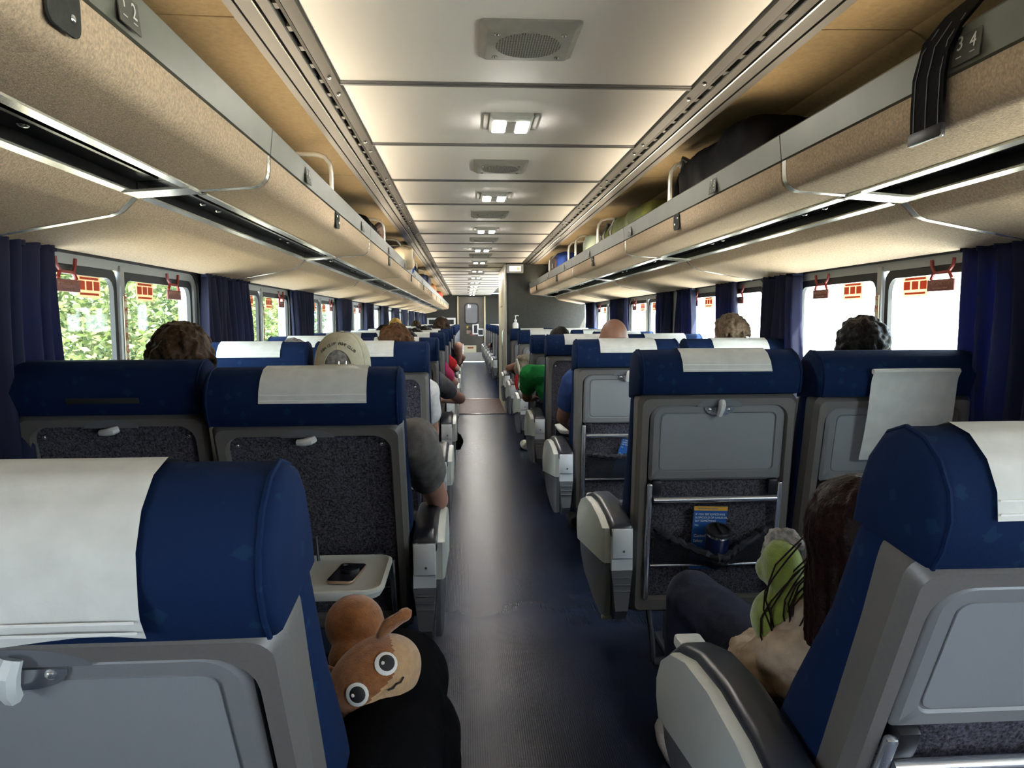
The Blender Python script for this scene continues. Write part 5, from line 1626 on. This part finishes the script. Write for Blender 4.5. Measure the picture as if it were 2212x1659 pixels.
# ================================================================= LUGGAGE
def bag(name, label, c, d, mm, r=0.06, ns=(0.03, 0.10), rot=0.0, extra=None):
    t = thing(name, label, 'bag', tuple(c))
    m = MB().rbox((0, 0, d[2] / 2), d, r, 3, mx=RZ(RAD(rot)))
    if extra:
        extra(m)
    link('bag_body', remeshed(m, 'bag_body', max(d) / 34, 3, ns), mm, t)
    return t
BK = mat('bag_black_nylon', (0.003, 0.003, 0.0035), 0.7, bump=0.3, bscale=60, spec=0.08)
OL = mat('bag_olive', (0.095, 0.105, 0.018), 0.7, noise=0.25, nscale=14, bump=0.4, bscale=60)
BL = mat('bag_blue', (0.018, 0.06, 0.32), 0.7, bump=0.3, bscale=60)
CRM = mat('bag_cream', (0.60, 0.50, 0.34), 0.8, bump=0.3, bscale=40)
BRN = mat('bag_brown', (0.085, 0.045, 0.032), 0.7)
SZ = 1.797
b1 = bag('duffel_bag', 'black nylon duffel bag slumped on the right luggage rack', (0.96, 3.02, SZ), (0.36, 0.90, 0.27), BK, 0.09, (0.05, 0.16), 0,
         lambda m: m.ell((0, 0.36, 0.13), (0.15, 0.13, 0.15), 14, 10) and m.ell((0.0, -0.30, 0.10), (0.16, 0.16, 0.13)))
MB().tube([(-0.10, 0.44, 0.24), (-0.12, 0.50, 0.22), (-0.14, 0.50, 0.16), (-0.15, 0.48, 0.10)], 0.014, 8).obj('zip_end', BK, b1)
MB().tube([(-0.10, 0.42, 0.26), (-0.12, 0.47, 0.29), (-0.12, 0.50, 0.25)], 0.012, 6).obj('buckle_loop', 'black', b1)
b2 = bag('shoulder_bag', 'black bag above the right rack with a strap hanging down', (0.95, 1.08, SZ), (0.34, 0.56, 0.20), BK, 0.06, (0.03, 0.12))
def strip(pts, w, th, nx=None):
    m = MB()
    P = [Vector(p) for p in pts]
    lo = []
    for k_, p in enumerate(P):
        t_ = (P[min(k_ + 1, len(P) - 1)] - P[max(k_ - 1, 0)]).normalized()
        a = Vector((0.0, 1.0, 0.0))
        a = (a - t_ * a.dot(t_)).normalized()
        n_ = a.cross(t_)
        lo.append([tuple(p + a * (w / 2) * i + n_ * (th / 2) * j) for i, j in ((-1, -1), (1, -1), (1, 1), (-1, 1))])
    return m.loft(lo)
wst = [(0.90, 1.27, 2.02), (0.80, 1.30, 1.955), (0.745, 1.33, 1.915), (0.715, 1.36, 1.878), (0.700, 1.385, 1.840), (0.698, 1.40, 1.79), (0.700, 1.405, 1.73), (0.703, 1.408, 1.675)]
strip([(p[0] - 0.95, p[1] - 1.08, p[2] - SZ) for p in wst], 0.100, 0.006).obj('hanging_strap', BK, b2, smooth=30)
for dy in (-0.038, 0.0, 0.038):
    strip([(p[0] - 0.95 - 0.0035, p[1] - 1.08 + dy, p[2] - SZ) for p in wst[3:]], 0.0012, 0.0014).obj('strap_stitching', 'joint', b2)
MB().rbox((0.701 - 0.95, 1.408 - 1.08, 1.684 - SZ), (0.010, 0.104, 0.024), 0.002).obj('strap_end', 'black', b2)
MB().rbox((0.700 - 0.95, 1.358 - 1.08, 1.673 - SZ), (0.006, 0.006, 0.006), 0.002).obj('end_rivet', 'bright_metal', b2)
b3 = bag('duffel_bag', 'olive green duffel bag on the right luggage rack', (0.95, 4.72, SZ), (0.34, 1.1, 0.22), OL, 0.09, (0.07, 0.12), 0,
         lambda m: m.ell((-0.02, 0.35, 0.10), (0.15, 0.14, 0.14)))
for yy in (0.2, 0.45):
    MB().tube([(-0.17, yy, 0.05), (-0.185, yy - 0.02, 0.12), (-0.15, yy - 0.05, 0.20)], 0.011, 6).obj('bag_strap', 'black', b3)
MB().tube([(-0.18, 0.44, 0.03), (-0.19, 0.46, 0.08), (-0.18, 0.44, 0.13)], 0.006, 6).obj('buckle', 'bright_metal', b3)
hb = thing('cooler_jar', 'pale green rounded tub with dark base on the right rack', 'tub', (0.86, 5.95, SZ))
MB().lathe((0, 0, 0.07), [(0.10, 0), (0.105, 0.02), (0.105, 0.08), (0.085, 0.13), (0.04, 0.15), (0, 0.15)], 18).obj('tub_lid', mat('pale_green_plastic', (0.36, 0.43, 0.34), 0.5), hb)
MB().lathe((0, 0, 0), [(0.09, 0), (0.108, 0.01), (0.108, 0.07), (0.10, 0.075)], 18).obj('tub_base', 'black', hb)
b4 = bag('backpack', 'blue and brown backpack at the far end of the right rack', (0.92, 8.05, SZ), (0.30, 0.50, 0.26), BL, 0.08, (0.03, 0.1))
MB().rbox((-0.14, 0.0, 0.12), (0.06, 0.36, 0.18), 0.03).obj('front_pocket', BRN, b4)
MB().tube([(-0.10, 0.26, 0.02), (-0.13, 0.30, 0.12), (-0.12, 0.25, 0.23), (-0.08, 0.10, 0.27)], 0.018, 8).obj('piping', CRM, b4)
MB().rbox((-0.172, -0.05, 0.12), (0.006, 0.06, 0.05), 0.002).obj('bag_tag', 'white', b4)
b5 = bag('duffel_bag', 'crumpled dark bag behind the first hoop of the left rack', (-0.95, 5.0, SZ), (0.34, 0.70, 0.20), BK, 0.08, (0.08, 0.14))
MB().tube([(0.15, 0.1, 0.15), (0.17, 0.2, 0.19), (0.17, 0.32, 0.16), (0.16, 0.36, 0.08)], 0.022, 8).obj('bag_handle', BRN, b5)
b6 = bag('tote_bag', 'cream cloth tote bag leaning out of the left rack', (-0.80, 6.98, SZ), (0.20, 0.50, 0.19), CRM, 0.03, (0.05, 0.14), 12)
b7 = bag('duffel_bag', 'royal blue bag behind the cream tote on the left rack', (-0.86, 7.72, SZ), (0.26, 0.50, 0.27), BL, 0.05, (0.05, 0.14), 8)
b8 = bag('camera_case', 'black and silver case on the left rack', (-0.85, 8.55, SZ), (0.22, 0.45, 0.15), BK, 0.03, (0.03, 0.1))
MB().rbox((0.10, 0.0, 0.06), (0.03, 0.16, 0.03), 0.008).obj('silver_clasp', 'bright_metal', b8)
b9 = bag('suitcase', 'dark blue soft suitcase far along the left rack', (-0.87, 11.4, SZ), (0.28, 0.90, 0.22), mat('bag_midnight', (0.012, 0.018, 0.06), 0.7), 0.06, (0.04, 0.14))
b10 = bag('duffel_bag', 'orange and dark bag far along the left rack', (-0.86, 13.6, SZ), (0.26, 0.80, 0.20), mat('bag_orange', (0.40, 0.16, 0.04), 0.7), 0.06, (0.04, 0.14))
b11 = bag('backpack', 'red bag at the far end of the left rack', (-0.85, 17.2, SZ), (0.24, 0.60, 0.20), mat('bag_red', (0.55, 0.07, 0.04), 0.7), 0.06, (0.04, 0.14))

bpy.data.scenes.remove(_TMP)
